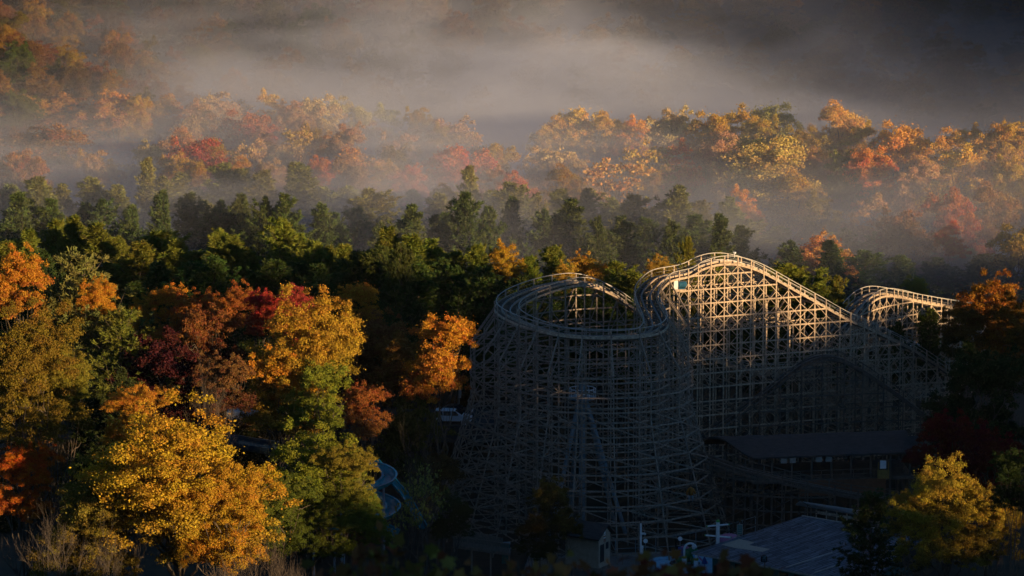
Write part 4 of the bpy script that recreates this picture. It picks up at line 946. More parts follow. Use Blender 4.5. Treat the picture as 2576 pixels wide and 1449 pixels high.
m1 = MB(); m1.tube([q + [0, 0, .5], q + [0, 0, 1.0], q + [0, 0, 1.35]], [.34, .2, .02], 8); m1.tube([q, q + [0, 0, .55]], .04, 6); m1.build('canopy', blu, nv)
# cross pole
pc = P(1805.5, 1366, 388); pc[2] = 5.3; top = Zt(1312, 388); sp = root('spray_pole', pc, 'tall white spray pole with four cross arms and a green cap', 'spray pole')
gcap = plain('green_cap', (.10, .42, .08), None, 3, .4)
m1 = MB(); m1.tube([pc, (pc[0], pc[1], top)], .22, 12); m1.build('pole', M['white'], sp)
m1 = MB(); m1.ball((pc[0], pc[1], top), .23, 12, 8); m1.build('cap', gcap, sp)
for (x0, y0, x1, y1) in ((1779, 1324, 1833, 1319), (1774, 1346.5, 1838, 1352)):
    p, q_ = P(x0, y0, 387.9), P(x1, y1, 388.1); arm = MB().tube([p, q_], .1, 10).build('cross_arm', M['white'], sp)
    for e in (p, q_): MB().ball(e, .11, 8, 6).build('arm_cap', gcap, arm)
# pink umbrella fountain
pk = P(1834, 1356, 392); mu = root('mushroom_fountain', (pk[0], pk[1], 5.3), 'pink domed mushroom fountain with pale spots behind the spray pole', 'fountain')
mz = pk[2]; sec = []
m1 = MB(); V = []; nu, nv_ = 22, 6
m1.ball((pk[0], pk[1], mz), (1.35, 1.35, .62), 22, 10); cp = m1.build('canopy', pnk, mu, smooth=True)
for k in range(7):
    t = k * .9; d = V3((math.cos(t) * .8, math.sin(t) * .8, .6)); d /= np.linalg.norm(d); m1 = MB(); m1.ball(V3((pk[0], pk[1], mz)) + d * V3((1.33, 1.33, .61)), (.24, .24, .07), 10, 6); m1.build('spot', M['rail'], cp)
m1 = MB(); m1.tube([(pk[0], pk[1], 5.1), (pk[0], pk[1], mz)], .22, 10); m1.build('stem', M['white'], mu)
# lamp post
lp = G(1611.4, 1428, 5.3); lt = Zt(1316, lp[1]); lm = root('floodlight_pole', lp, 'tall white pole with a dark pair of floodlights and a small camera by the pool', 'lamp post')
m1 = MB(); m1.tube([lp, (lp[0], lp[1], lt)], .12, 10); m1.build('pole', M['white'], lm)
m1 = MB(); m1.beam((lp[0] - .2, lp[1], lt + .35), (lp[0] + .6, lp[1], lt + .45), .1, .1); m1.beam((lp[0], lp[1], lt), (lp[0], lp[1], lt + .4), .1, .1); m1.build('crossbar', M['dark'], lm)
for dx in (-.2, .58): m1 = MB(); m1.box((lp[0] + dx - .25, lp[1] - .2, lt + .4), (lp[0] + dx + .2, lp[1] + .2, lt + .75)); m1.build('floodlight', M['dark'], lm)
m1 = MB(); m1.box((lp[0] + .1, lp[1] - .1, lt - 1.35), (lp[0] + .5, lp[1] + .1, lt - 1.15)); m1.ball((lp[0] + .5, lp[1], lt - 1.3), .14, 8, 6); m1.build('camera_arm', M['white'], lm)
m1 = MB(); m1.box((lp[0] + .1, lp[1] - .12, 6.8), (lp[0] + .32, lp[1] + .12, 7.9)); m1.build('switch_box', M['white'], lm)
for (x, y, Y, lb) in ((1624, 1361, 391, 'round white disc sign on the fence nearer the cabin'), (1711, 1355.5, 392, 'round white disc sign on the fence above the frog')):
    q = P(x, y, Y); s = root('disc_sign', q, lb, 'sign', 'round disc signs on the tower fence'); m1 = MB(); m1.tube([q, q + [0, .05, 0]], .27, 16); m1.build('disc', M['white'], s); m1 = MB(); m1.beam(q + [0, .09, -1.9], q + [0, .09, .3], .06, .06); m1.build('post', M['steel'], s)
# tower fence
def fence(name, pts, h, lab, m, picket=None, cat='fence', rails=(.95,), post=2.4, pr=.05, infill=True):
    r = root(name, pts[0], lab, cat); rl = MB(); pk_ = MB()
    for a, b in zip(pts[:-1], pts[1:]):
        a, b = V3(a), V3(b); L = np.linalg.norm(b - a)
        for f in rails: rl.beam(a + V3((0, 0, h * f)), b + V3((0, 0, h * f)), .06, .1 if picket else .06)
        n = max(1, int(L / post))
        for k in range(n + 1): p = a + (b - a) * k / n; MB().beam(p + V3((0, 0, -.3)), p + V3((0, 0, h * 1.02)), .1, .1).build('post', m, r)
        if picket:
            k = 0
            while k * picket < L: p = a + (b - a) * (k * picket / L) + V3((0, -.07, 0)); pk_.beam(p + V3((0, 0, .05)), p + V3((0, 0, h)), picket * .55, .03); k += 1
    rl.build('rail', m, r)
    if picket: pk_.build('picket_slats', m, r)
    return r
fence('wire_fence', [(*G(1548, 1402, 5)[:2], 5.0), (*G(1700, 1395, 5)[:2], 5.0), (*G(1800, 1375, 5)[:2], 5.0), (*G(1900, 1345, 5)[:2], 5.0)], 2.3, 'thin dark post and rail fence around the foot of the tower', M['steel'], rails=(.98, .45), post=2.2)
wdk = plain('fence_timber', (.30, .24, .19), (.17, .14, .11), 3, .8)
fence('picket_fence', [(*G(1352, 1446, 5)[:2], 4.6), (*G(1508, 1441, 5)[:2], 4.9)], 2.2, 'closely spaced upright slat fence in front of the cabin', wdk, picket=.2)
fence('pool_fence', [(*G(1690, 1474, 5)[:2], 5.0), (*G(1850, 1476, 5)[:2], 5.0)], 1.5, 'slatted fence along the near side of the pool', wdk, picket=.2)
fence('ramp_railing', [(*G(1498, 1418, 5)[:2], 5.9), (*G(1600, 1432, 5)[:2], 5.2), (*G(1640, 1438, 5)[:2], 5.2)], 1.2, 'timber railing leading from the cabin to the white pole', wdk, rails=(.98, .5), post=1.6)
fence('walkway_railing', [(*G(1510, 1450, 5)[:2], 5.0), (*G(1590, 1452, 5)[:2], 5.0), (*G(1650, 1440, 5)[:2], 5.0)], 1.2, 'slatted timber railing turning the corner below the cabin', wdk, picket=.22, rails=(.98,))
pl_ = [P(1150, 1350, 392), P(1264, 1378, 386)]
fence('board_fence', [tuple(p - V3((0, 0, .1))) for p in pl_], 1.25, 'close boarded fence climbing past the dark trees to the slides', wdk, picket=.18)
dk_ = MB(); a, b_ = P(1140, 1372, 390), P(1284, 1392, 382); 
rd = root('raised_walkway', a, 'raised timber walkway with slatted side below the boarded fence', 'walkway')
m1 = MB(); m1.slab([a, b_, b_ + V3((0, 2.5, 0)), a + V3((0, 2.5, 0))], .3); m1.build('deck', wdk, rd)
m1 = MB(); L = np.linalg.norm(b_ - a)
for k in range(int(L / .22)): p = a + (b_ - a) * (k * .22 / L); m1.beam(p, p + V3((0, 0, 1.05)), .1, .03)
m1.build('slats', wdk, rd); m1 = MB(); m1.beam(a + V3((0, 0, 1.1)), b_ + V3((0, 0, 1.1)), .14, .08); m1.build('handrail', wdk, rd)
for t in (0.02, .33, .66, .98): p = a + (b_ - a) * t; MB().beam((p[0], p[1] + .2, float(gz(p[0], p[1])) - .5), (p[0], p[1] + .2, p[2] - .2), .2, .2).build('post', wdk, rd)
tpn = root('teal_panel_box', P(1273, 1384, 386), 'dull teal storage box at the end of the raised walkway', 'box'); q = V3(tpn.location)
m1 = MB(); m1.box(q + V3((-.5, -.4, -1.5)), q + V3((.45, .5, .75))); m1.build('box_body', M['tealwall'], tpn); m1 = MB(); m1.box(q + V3((-.55, -.45, .76)), q + V3((.5, .55, .86))); m1.build('lid', M['steel'], tpn)

# ------------------------------------------------------------------ cabin
cb0, cb1, ap = P(1506, 1409, 383), P(1534, 1405, 385.5), P(1525, 1322, 384.6)
gz0 = min(cb0[2], cb1[2]); wl_, wr = Zt(1349, 383), Zt(1342, 385.5)
cab = root('cabin', (cb0[0], cb0[1], gz0), 'small tan cabin with a steep dark roof and a painted figure on its gable', 'cabin')
dv = cb1 - cb0; dv[2] = 0; L = np.linalg.norm(dv); ux = dv / L; uy = V3((-ux[1], ux[0], 0)); DP = 4.6
uy = V3((-.82, .57, 0))        # the cabin runs back to the left
def cp_(s, d, z): q = cb0 + ux * s + uy * d; return V3((q[0], q[1], z))
EH = (wl_ + wr) / 2
m1 = MB(); z0 = gz0 - .6
f = [cp_(0, 0, z0), cp_(L, 0, z0), cp_(L, 0, EH), cp_(L * .66, 0, ap[2] - .15), cp_(0, 0, EH)]; bk = [p + uy * DP for p in f]
m1.add(f + bk, [[0, 1, 2, 3, 4], [9, 8, 7, 6, 5], [0, 5, 6, 1], [1, 6, 7, 2], [2, 7, 8, 3], [3, 8, 9, 4], [4, 9, 5, 0]]); m1.build('wall', M['tan'], cab)
m1 = MB(); fo = -.35
for s0, s1, e0, e1 in ((-.22, .66, EH - .28, ap[2] + .02), (.66, 1.28, ap[2] + .02, EH - .18)):
    a, b_ = cp_(L * s0, fo, e0), cp_(L * s1, fo, e1); c_, d_ = b_ + uy * (DP + .7), a + uy * (DP + .7)
    m1.add([a, b_, c_, d_] + [p + V3((0, 0, .16)) for p in (a, b_, c_, d_)], [[3, 2, 1, 0], [4, 5, 6, 7], [0, 1, 5, 4], [1, 2, 6, 5], [2, 3, 7, 6], [3, 0, 4, 7]])
m1.build('roof', shingle, cab)
def face(s0, s1, za, zb, name, m, par, out=.03):
    mb = MB(); o_ = -uy * 0; fr = V3((ux[1], -ux[0], 0)) * out; v = [cp_(s0 * L, 0, za) + fr, cp_(s1 * L, 0, za) + fr, cp_(s1 * L, 0, zb) + fr, cp_(s0 * L, 0, zb) + fr]
    mb.add(v + [p - fr * .8 for p in v], [[0, 1, 2, 3], [7, 6, 5, 4], [0, 4, 5, 1], [1, 5, 6, 2], [2, 6, 7, 3], [3, 7, 4, 0]]); return mb.build(name, m, par)
z0 = gz0 + .02; face(.12, .47, z0, z0 + 2.05, 'door', M['dark'], cab); face(.62, .86, z0 + 1.3, z0 + 2.1, 'window', M['dark'], cab)
redp = plain('faded_red_paint', (.30, .10, .06), None, 5, .7)
zf = z0 + 2.3
for k in range(4): face(.44 - .02 * (k % 2), .60, zf + .22 + k * .16, zf + .30 + k * .16, 'painted_stripe', redp if k % 2 == 0 else M['white'], cab, .035)
face(.46, .57, zf + .88, zf + 1.2, 'painted_figure', M['white'], cab, .035); face(.44, .49, zf - .05, zf + .2, 'painted_figure', redp, cab, .035); face(.54, .59, zf - .05, zf + .2, 'painted_figure', redp, cab, .035)
# hanging dummy in the lattice, signs
hd = P(1738, 1238, 397); dm_ = root('hanging_dummy', hd, 'stuffed dummy in an orange striped shirt with pale hands hanging in the tower lattice', 'dummy'); q = hd
orp = plain('orange_cloth', (.45, .17, .02), (.12, .05, .01), 1.0, .8, (9, 1, 1)); skin = plain('pale_gloves', (.45, .33, .28), None, 3, .7)
m1 = MB(); m1.tube([q + [0, 0, .62], q + [0, 0, .45], q + [.0, 0, 0], q + [0, 0, -.35]], [.12, .36, .30, .30], 10); m1.tube([q + [-.25, 0, .4], q + [-.48, -.1, 0], q + [-.42, -.1, -.35]], [.14, .12, .09], 7); m1.tube([q + [.25, 0, .4], q + [.45, -.1, 0], q + [.52, -.1, -.2]], [.14, .12, .09], 7); m1.build('shirt', orp, dm_, smooth=True)
for p in (q + [-.42, -.1, -.48], q + [.55, -.1, -.32]):
    m1 = MB(); m1.ball(p, (.12, .1, .16), 8, 6)
    for k in range(4): m1.tube([p + [(k - 1.5) * .055, 0, -.1], p + [(k - 1.5) * .07, -.03, -.26]], [.03, .02], 4)
    m1.tube([p + [.1, 0, 0], p + [.19, -.02, -.1]], [.03, .02], 4); m1.build('hand', skin, dm_, smooth=True)
for sx in (-.15, .15): MB().tube([q + [sx, 0, -.3], q + [sx * 1.3, -.05, -.75], q + [sx * 1.2, .05, -1.15]], [.15, .11, .08], 7).build('trouser_leg', M['steel'], dm_, smooth=True)
m1 = MB(); m1.tube([q + [0, 0, .6], q + [0, 0, 2.0]], .02, 4); m1.build('rope', M['wooddark'], dm_)
sg = P(1861, 1332, 388); ps = root('palm_sign', (sg[0], sg[1], 5.0), 'narrow framed notice with a palm tuft on top and a round emblem below', 'sign')
m1 = MB(); m1.beam((sg[0], sg[1] + .1, 5), (sg[0], sg[1] + .1, sg[2] + .8), .1, .1); m1.build('post', M['steel'], ps)
m1 = MB(); m1.box(sg + V3((-.34, -.04, -.6)), sg + V3((.34, .03, .6))); fr_ = m1.build('frame', M['rail'], ps); m1 = MB(); m1.box(sg + V3((-.27, -.07, -.52)), sg + V3((.27, -.045, .52))); pn = m1.build('panel', M['tealwall'], ps)
for k in range(4): m1 = MB(); m1.box(sg + V3((-.2, -.085, .28 - k * .22)), sg + V3((.2, -.072, .34 - k * .22))); m1.build('text_line', M['rail'], pn)
q = sg + V3((-.1, 0, -1.15)); m1 = MB(); m1.tube([q, q + [0, .05, 0]], .42, 18); em = m1.build('emblem', M['rail'], ps)
m1 = MB(); m1.tube([q + [-.16 * math.sin(t * 1.0), -.03, .27 * math.cos(t * .5)] if 0 else q + [.17 * math.sin(2 * t), -.03, .26 * math.cos(t)] for t in np.linspace(.35, 2.8, 14)], .045, 5); m1.build('emblem_letter', M['steel'], em)
m1 = MB()
for k in range(9): t = k * .7; m1.tube([sg + V3((0, .1, .8)), sg + V3((math.cos(t) * .25, .1 + math.sin(t) * .25, 1.25)), sg + V3((math.cos(t) * .55, .1 + math.sin(t) * .5, 1.1))], [.05, .05, .01], 4)
m1.build('palm_fronds', plain('dry_frond', (.16, .09, .035), None, 4, .8), ps)
hb = onroof(1922, 1404, 0) ; hb = P(1922, 1405, 371); bb = root('basketball_backboard', (hb[0], hb[1], 5.0), 'small black fan shaped backboard with pale outline on a pole before the grey roof', 'backboard')
m1 = MB(); m1.beam((hb[0] + .1, hb[1] + .15, 5), (hb[0] + .1, hb[1] + .15, hb[2] + .2), .12, .12); m1.build('pole', M['wooddark'], bb)
fan = [(-.3, -.42), (.3, -.42), (.36, -.3), (.36, .1), (.25, .32), (0, .4), (-.25, .32), (-.36, .1), (-.36, -.3)]
m1 = MB(); m1.add([hb + V3((x, 0, z)) for x, z in fan] + [hb + V3((x, .06, z)) for x, z in fan], [list(range(9)), list(range(9, 18))[::-1]] + [[(k + 1) % 9, k, k + 9, (k + 1) % 9 + 9] for k in range(9)]); bd = m1.build('backboard', M['dark'], bb)
cy = plain('cyan_lettering', (.12, .42, .55), None, 3, .5)
m1 = MB(); y = -.03
for a, b_ in (((-.12, -.3), (-.12, .05)), ((.12, -.3), (.12, .05)), ((-.12, .05), (.12, .05))): m1.beam(hb + V3((a[0], y, a[1])), hb + V3((b_[0], y, b_[1])), .03, .03)
m1.build('target_square', cy, bd)
m1 = MB()
for k, segs in enumerate(([((0, 0), (0, .16))], [((.08, .16), (0, .16)), ((0, .16), (0, 0)), ((0, 0), (.08, 0))], [((0, 0), (0, .16)), ((0, .16), (.08, .13)), ((.08, .13), (.02, .08)), ((.02, .08), (.08, .03)), ((.08, .03), (0, 0))])):
    for a, b_ in segs: m1.beam(hb + V3((-.15 + k * .12 + a[0], y, .13 + a[1])), hb + V3((-.15 + k * .12 + b_[0], y, .13 + b_[1])), .025, .025)
m1.build('lettering', cy, bd)

# ------------------------------------------------------------------ teal water slides on the left
def flume(path, r, name, lab, wid=.09, closed=False, mt=None):
    path = np.asarray(path, float); t = np.gradient(path, axis=0); t /= np.linalg.norm(t, axis=1)[:, None]; secs = []
    for p, d in zip(path, t):
        s = np.cross(d, (0, 0, 1)); s /= np.linalg.norm(s); u = np.cross(s, d)
        an = np.linspace(math.pi, 2 * math.pi, 11) if not closed else np.linspace(0, 2 * math.pi, 15)[:-1]
        if closed: secs.append([p + s * r * math.cos(a) + u * r * math.sin(a) for a in an])
        else:
            o_ = [p + s * r * math.cos(a) + u * r * math.sin(a) for a in an]; i_ = [p + s * (r - wid) * math.cos(a) + u * (r - wid) * math.sin(a) for a in an[::-1]]
            secs.append([o_[0] + s * -.14 * 1] + o_ + [o_[-1] + s * .14] + i_)
    rt = root(name, path[-1], lab, 'water slide'); m1 = MB(); m1.sweep(secs); m1.build('chute', mt or M['teal'], rt, smooth=False)
    for k in range(4, len(path) - 1, max(6, len(path) // 6)):
        p = path[k]; MB().tube([(p[0], p[1], float(gz(p[0], p[1])) - .3), (p[0], p[1], p[2] - r)], .13, 7).build('support_post', M['steel'], rt)
    return rt
cxs, cys = P(886, 1217, 372)[:2]; hel = []
for t in np.linspace(0, 1, 90):
    an = 2.6 - t * 2 * math.pi * 2.35; Rr = 4.0 + .9 * t; zt = Zt(1160, 372) + (Zt(1345, 372) - Zt(1160, 372)) * t
    hel.append((cxs + Rr * math.cos(an), cys + Rr * math.sin(an), zt))
flume(hel, .75, 'spiral_water_slide', 'spiralling open teal water slide winding down behind the broad green tree')
flume([P(945, 1157, 379), P(975, 1190, 378), P(1020, 1242, 377), P(1067, 1326, 375)], .55, 'straight_water_slide', 'straight teal water slide chute descending past the sapling')
flume([P(560, 1112, 393), P(600, 1112, 393), P(640, 1120, 393.5), P(700, 1128, 394)], .85, 'tube_slide', 'dark closed tube slide crossing the gap between golden and green trees', closed=True, mt=plain('dark_tube', (.03, .06, .085), (.02, .04, .06), 2, .3))
TREES_ = 0
tn = P(614, 1036, 420); tt = root('white_tent', tn, 'white peaked tent glimpsed in the dark between the trunks', 'tent')
m1 = MB(); b4 = [tn + V3(p) for p in ((-2, -2, .3), (2, -2, .3), (2, 2, .3), (-2, 2, .3))]; m1.add(b4 + [tn + V3((0, 0, 1.5))], [[0, 1, 4], [1, 2, 4], [2, 3, 4], [3, 0, 4]]); m1.build('roof', M['white'], tt)
m1 = MB(); m1.add([b4[0] + V3((0, .05, 0)), b4[1] + V3((0, .05, 0)), b4[1] + V3((0, .05, -1.2)), b4[0] + V3((0, .05, -1.2))], [[0, 1, 2, 3]]); m1.build('side_wall', M['white'], tt)
for p in b4: MB().beam(p, V3((p[0], p[1], float(gz(p[0], p[1])) - .2)), .12, .12).build('post', M['rail'], tt)
nb = P(590, 945, 430); nn_ = root('neon_strip', nb, 'thin glowing blue light strip in the dark wood', 'light'); m1 = MB(); m1.tube([nb + [-.9, 0, 0], nb + [-.2, 0, -.03], nb + [.4, 0, .02], nb + [1.0, 0, .12]], .03, 5); m1.build('light_tube', emis('blue_light', (.02, .05, 1.0), 1.6), nn_)
m1 = MB(); m1.beam(nb + V3((-.9, .06, 0)), nb + V3((1.0, .06, .05)), .05, .1); m1.beam(nb + V3((0, .08, 0)), V3((nb[0], nb[1] + .08, float(gz(nb[0], nb[1])) - .2)), .1, .1); m1.build('bracket', M['dark'], nn_)

# ------------------------------------------------------------------ vehicles
def car(px, py, Y, rz, body, lab, kind='van', z=None, group=None):
    q = P(px, py, Y); q[2] = float(gz(q[0], q[1])) + .05 if z is None else z
    r = root('parked_car' if kind != 'van' else 'minivan', q, lab, 'car' if kind != 'van' else 'minivan', group, rz)
    L, Wd = 4.9, 1.9
    pr = [(-2.45, .35), (-2.48, .75), (-2.35, 1.05), (-2.15, 1.68), (-1.0, 1.76), (.35, 1.70), (1.35, 1.12), (2.2, .95), (2.45, .7), (2.48, .35)] if kind == 'van' else [(-2.3, .35), (-2.32, .8), (-2.0, .98), (-1.35, 1.02), (-.75, 1.42), (.45, 1.44), (1.2, 1.0), (2.1, .85), (2.3, .6), (2.3, .35)]
    def loc(mb, name, m, par=r, smooth=False):
        me_o = mb; V = np.concatenate(me_o.v); me = bpy.data.meshes.new(name); me.from_pydata(V.tolist(), [], me_o.f); me.update(); me.materials.append(m); o = bpy.data.objects.new(name, me)
        return put(o, par)
    mb = MB(); secs = []
    for sy, ins in ((-Wd / 2, .0), (-Wd / 2 * .98, -1), (Wd / 2 * .98, -1), (Wd / 2, .0)): pass
    top = max(p[1] for p in pr); secs = []
    for w in (-1, -.93, .93, 1):
        sec = []
        for x, z in pr:
            tuck = max(0, (z - .95)) * .22; yy = w * (Wd / 2 - tuck) ; sec.append((x * (1 if abs(w) < .95 else .985), yy, z if abs(w) < .95 else z * .985))
        secs.append([V3(s) for s in sec])
    mb.sweep(secs); bd = loc(mb, 'body', body)
    g = MB()
    sills = (1.05, 1.60) if kind == 'van' else (.98, 1.34)
    wins = [(-2.1, -1.15), (-1.05, -.1), (0, .85)] if kind == 'van' else [(-1.05, -.25), (-.15, .65)]
    for sy in (-1, 1):
        for a, b in wins:
            g = MB(); y0 = sy * (Wd / 2 - (sills[0] - .95) * .22 + .012); y1 = sy * (Wd / 2 - (sills[1] - .95) * .22 + .012); xs_ = b if b < .6 else b + .2
            xe = b - .1 if b >= .6 else b; g.add([(a, y0, sills[0]), (xs_, y0, sills[0]), (xe - (.25 if b > .6 else 0), y1, sills[1]), (a, y1, sills[1]), (a, y0 - sy * .02, sills[0]), (xs_, y0 - sy * .02, sills[0]), (xe - (.25 if b > .6 else 0), y1 - sy * .02, sills[1]), (a, y1 - sy * .02, sills[1])], [[0, 1, 2, 3], [7, 6, 5, 4], [0, 4, 5, 1], [1, 5, 6, 2], [2, 6, 7, 3], [3, 7, 4, 0]]); loc(g, 'window', M['glass'])
    g = MB(); x0, z0, x1, z1 = (pr[5][0], pr[5][1], pr[6][0], pr[6][1]); g.add([(x0 + .12, -.72, z0 - .02), (x1, -.84, z1 + .03), (x1, .84, z1 + .03), (x0 + .12, .72, z0 - .02)], [[0, 1, 2, 3]]); loc(g, 'windscreen', M['glass'])
    for sx in (-1.5, 1.5):
        for sy in (-1, 1):
            w = MB(); w.tube([(sx, sy * .72, .34), (sx, sy * .965, .34)], .34, 16); wo_ = loc(w, 'wheel', M['tyre']); w = MB(); w.tube([(sx, sy * .93, .34), (sx, sy * .985, .34)], .21, 12); loc(w, 'rim', M['rail'], wo_)
    for sy in (-.65, .65):
        w = MB(); w.box((2.2, sy - .2, .68), (2.5, sy + .2, .84)); loc(w, 'headlight', M['white']); w = MB(); w.box((-2.5, sy - .16, .8), (-2.3, sy + .16, 1.1)); loc(w, 'tail_light', redp)
    for sy in (-1, 1): w = MB(); w.box((.85, sy * 1.0 - .09, 1.0), (1.05, sy * 1.0 + .09, 1.15)); loc(w, 'wing_mirror', body)
    return r
silver = plain('silver_car_paint', (.78, .8, .84), (.7, .72, .76), 1, .3); blackp = plain('black_car_paint', (.02, .02, .022), None, 1, .3); whitep = plain('white_car_paint', (.75, .75, .74), (.7, .7, .7), 1, .3); bluep = plain('blue_car_paint', (.04, .12, .40), None, 1, .3); redc = plain('orange_red_car_paint', (.4, .08, .03), None, 1, .3)
q = P(1138, 1062, 432); zc = Zt(1063, 432)
rdm = MB(); a = q + V3((-9, -1.6, 0)); rdm.slab([V3((q[0] - 14, q[1] - 2.0, zc)), V3((q[0] + 6, q[1] - 2.0, zc)), V3((q[0] + 6, q[1] + 9, zc + .02)), V3((q[0] - 14, q[1] + 9, zc + .02))], 2.2); o = rdm.build('road', M['asphalt']); o['kind'] = 'structure'
car(1138, 1062, 432, math.radians(-6), silver, 'silver minivan parked beside the tower, half hidden by the dark trees', z=zc + .02)
car(1142, 1062, 436.5, math.radians(-4), blackp, 'black car parked behind the silver minivan', 'car', z=zc + .03)
mbx = P(1166, 1062, 430.6); mr = root('electric_box', (mbx[0], mbx[1], zc), 'small white service box on the kerb in front of the silver minivan', 'box'); q = V3(mr.location)
m1 = MB(); m1.box(q + V3((-.3, -.2, .02)), q + V3((.3, .2, .6))); m1.build('box_body', M['white'], mr); m1 = MB(); m1.box(q + V3((-.33, -.23, .6)), q + V3((.33, .23, .68))); m1.build('lid', M['white'], mr)
bn = root('flag_pole', (P(1155, 1025, 440)[0], 440, zc), 'thin pale folded banner on a pole behind the parked cars', 'banner'); q = V3(bn.location)
m1 = MB(); m1.tube([q, q + [0, 0, 3.6]], .04, 6); m1.build('pole', M['rail'], bn); m1 = MB(); m1.tube([q + [.08, 0, 1.7], q + [.12, 0, 2.4], q + [.08, 0, 3.5]], [.16, .2, .06], 6); m1.build('banner', M['rail'], bn)
for (px, Y, rz, m, lb) in ((2272, 498, .35, whitep, 'white car parked below the far hump, seen through its posts'), (2215, 512, 1.4, silver, 'silver car parked beyond the descending track, next to the white one'), (2325, 508, .2, bluep, 'blue car parked behind the far end of the coaster'), (2350, 490, -.3, whitep, 'white car parked nearer, under the far end of the coaster'), (2298, 488, .3, redc, 'orange red car parked beneath the descending track'), (2035, 476, .1, whitep, 'white car parked behind the low inner hill'), (2392, 503, .5, silver, 'silver car parked at the dark end behind the posts')):
    car(px, 900, Y, rz, m, lb, 'car', group='cars parked behind the coaster')
# ------------------------------------------------------------------ leafy shrubs at the lookout, close to the lens
LV7 = [(0, -.5), (.18, -.32), (.48, -.36), (.36, -.08), (.5, .2), (.24, .2), (.14, .36), (0, .56), (-.14, .36), (-.24, .2), (-.5, .2), (-.36, -.08), (-.48, -.36), (-.18, -.32)]
def shrub(cells, Y, seed, label, cols, name='leafy_shrub'):
    rng = np.random.default_rng(seed); xs_ = [P(c[0], 1440, Y)[0] for c in cells]; x0 = float(np.mean(xs_)); g = float(gz(x0, Y))
    r = root(name, (x0, Y, g), label, 'shrub'); st = MB(); pts = []
    V = []; F = []; A = []
    for (px, py, n) in cells:
        tipz = Zt(py, Y); xx = P(px, py, Y)[0]; yy = Y + rng.uniform(-.5, .5)
        base = np.array([x0 + rng.uniform(-.3, .3), Y + rng.uniform(-.2, .2), g - .2]); tip = np.array([xx, yy, tipz - .06]); mid = (base + tip) / 2 + rng.normal(size=3) * .08
        st.tube([base, mid, tip], [.03, .018, .006], 4, caps=False)
        for k in range(n):
            s = rng.uniform(0, 1) ** 1.5; c = tip + (mid - tip) * s + rng.normal(size=3) * np.array([.10, .09, .04]) * (1 + 2.2 * s)
            nr = rng.normal(size=3) + np.array([.1, -.5, .8]); nr /= np.linalg.norm(nr); a = rng.normal(size=3); a -= nr * (a @ nr); a /= np.linalg.norm(a); b = np.cross(nr, a)
            sz = rng.uniform(.05, .105); i0 = len(V)
            for (u, v) in LV7: V.append(c + a * u * sz + b * v * sz + nr * abs(u) * sz * -.35)
            V.append(c + nr * .0); m_ = len(LV7)
            for q in range(m_): F.append([i0 + m_, i0 + q, i0 + (q + 1) % m_]); 
            rr_, hh = rng.random(), rng.random(); A += [[rr_, hh, rng.random()]] * m_
    me = raw_mesh('foliage', np.array(V), np.array(F), [M['leaf']], attr=np.array(A)); o = bpy.data.objects.new('foliage', me); o.color = (*cols[0], 1); o['tint_low'] = list(cols[1]); put(o, r)
    me.transform(Matrix.Translation(-Vector((x0, Y, g)))); st.build('stem', M['bark'], r)
rg = random.Random(4)
def cells(lo, hi, base, amp, n, k=48): return [(rg.uniform(lo, hi), base + rg.uniform(0, amp) + 0 * abs(0), k) for _ in range(n)]
shrub(cells(885, 1010, 1385, 40, 9) + [(955, 1368, 30), (925, 1374, 26)], 19, 1, 'reddish leafy shrub at the bottom edge under the green tree', [(.17, .06, .03), (.13, .14, .03)])
shrub(cells(1020, 1150, 1410, 34, 9), 19.6, 2, 'olive green leafy shrub at the bottom edge, out of focus', [(.17, .16, .04), (.26, .06, .03)])
shrub(cells(1285, 1420, 1432, 20, 8) + [(1300, 1425, 20)], 19.2, 3, 'brown leafy shoots at the bottom edge below the slat fence', [(.30, .12, .05), (.14, .13, .03)])
shrub(cells(1480, 1600, 1436, 14, 6), 19.8, 4, 'low dark leafy shoots below the cabin railing', [(.22, .08, .04), (.10, .11, .03)])
shrub(cells(1620, 1700, 1428, 20, 8) + [(1648, 1414, 24), (1636, 1420, 22)], 19.0, 5, 'red leafy shrub poking up in front of the pool', [(.19, .05, .03), (.20, .16, .04)])
shrub(cells(1725, 1775, 1436, 12, 5), 19.4, 6, 'red and green leafy shrub in front of the frog slide', [(.17, .06, .03), (.12, .15, .03)])
shrub(cells(1845, 1920, 1430, 18, 6) + [(1868, 1424, 24)], 19.1, 7, 'rusty leafy shrub in front of the teal wall', [(.18, .07, .03), (.10, .10, .03)])

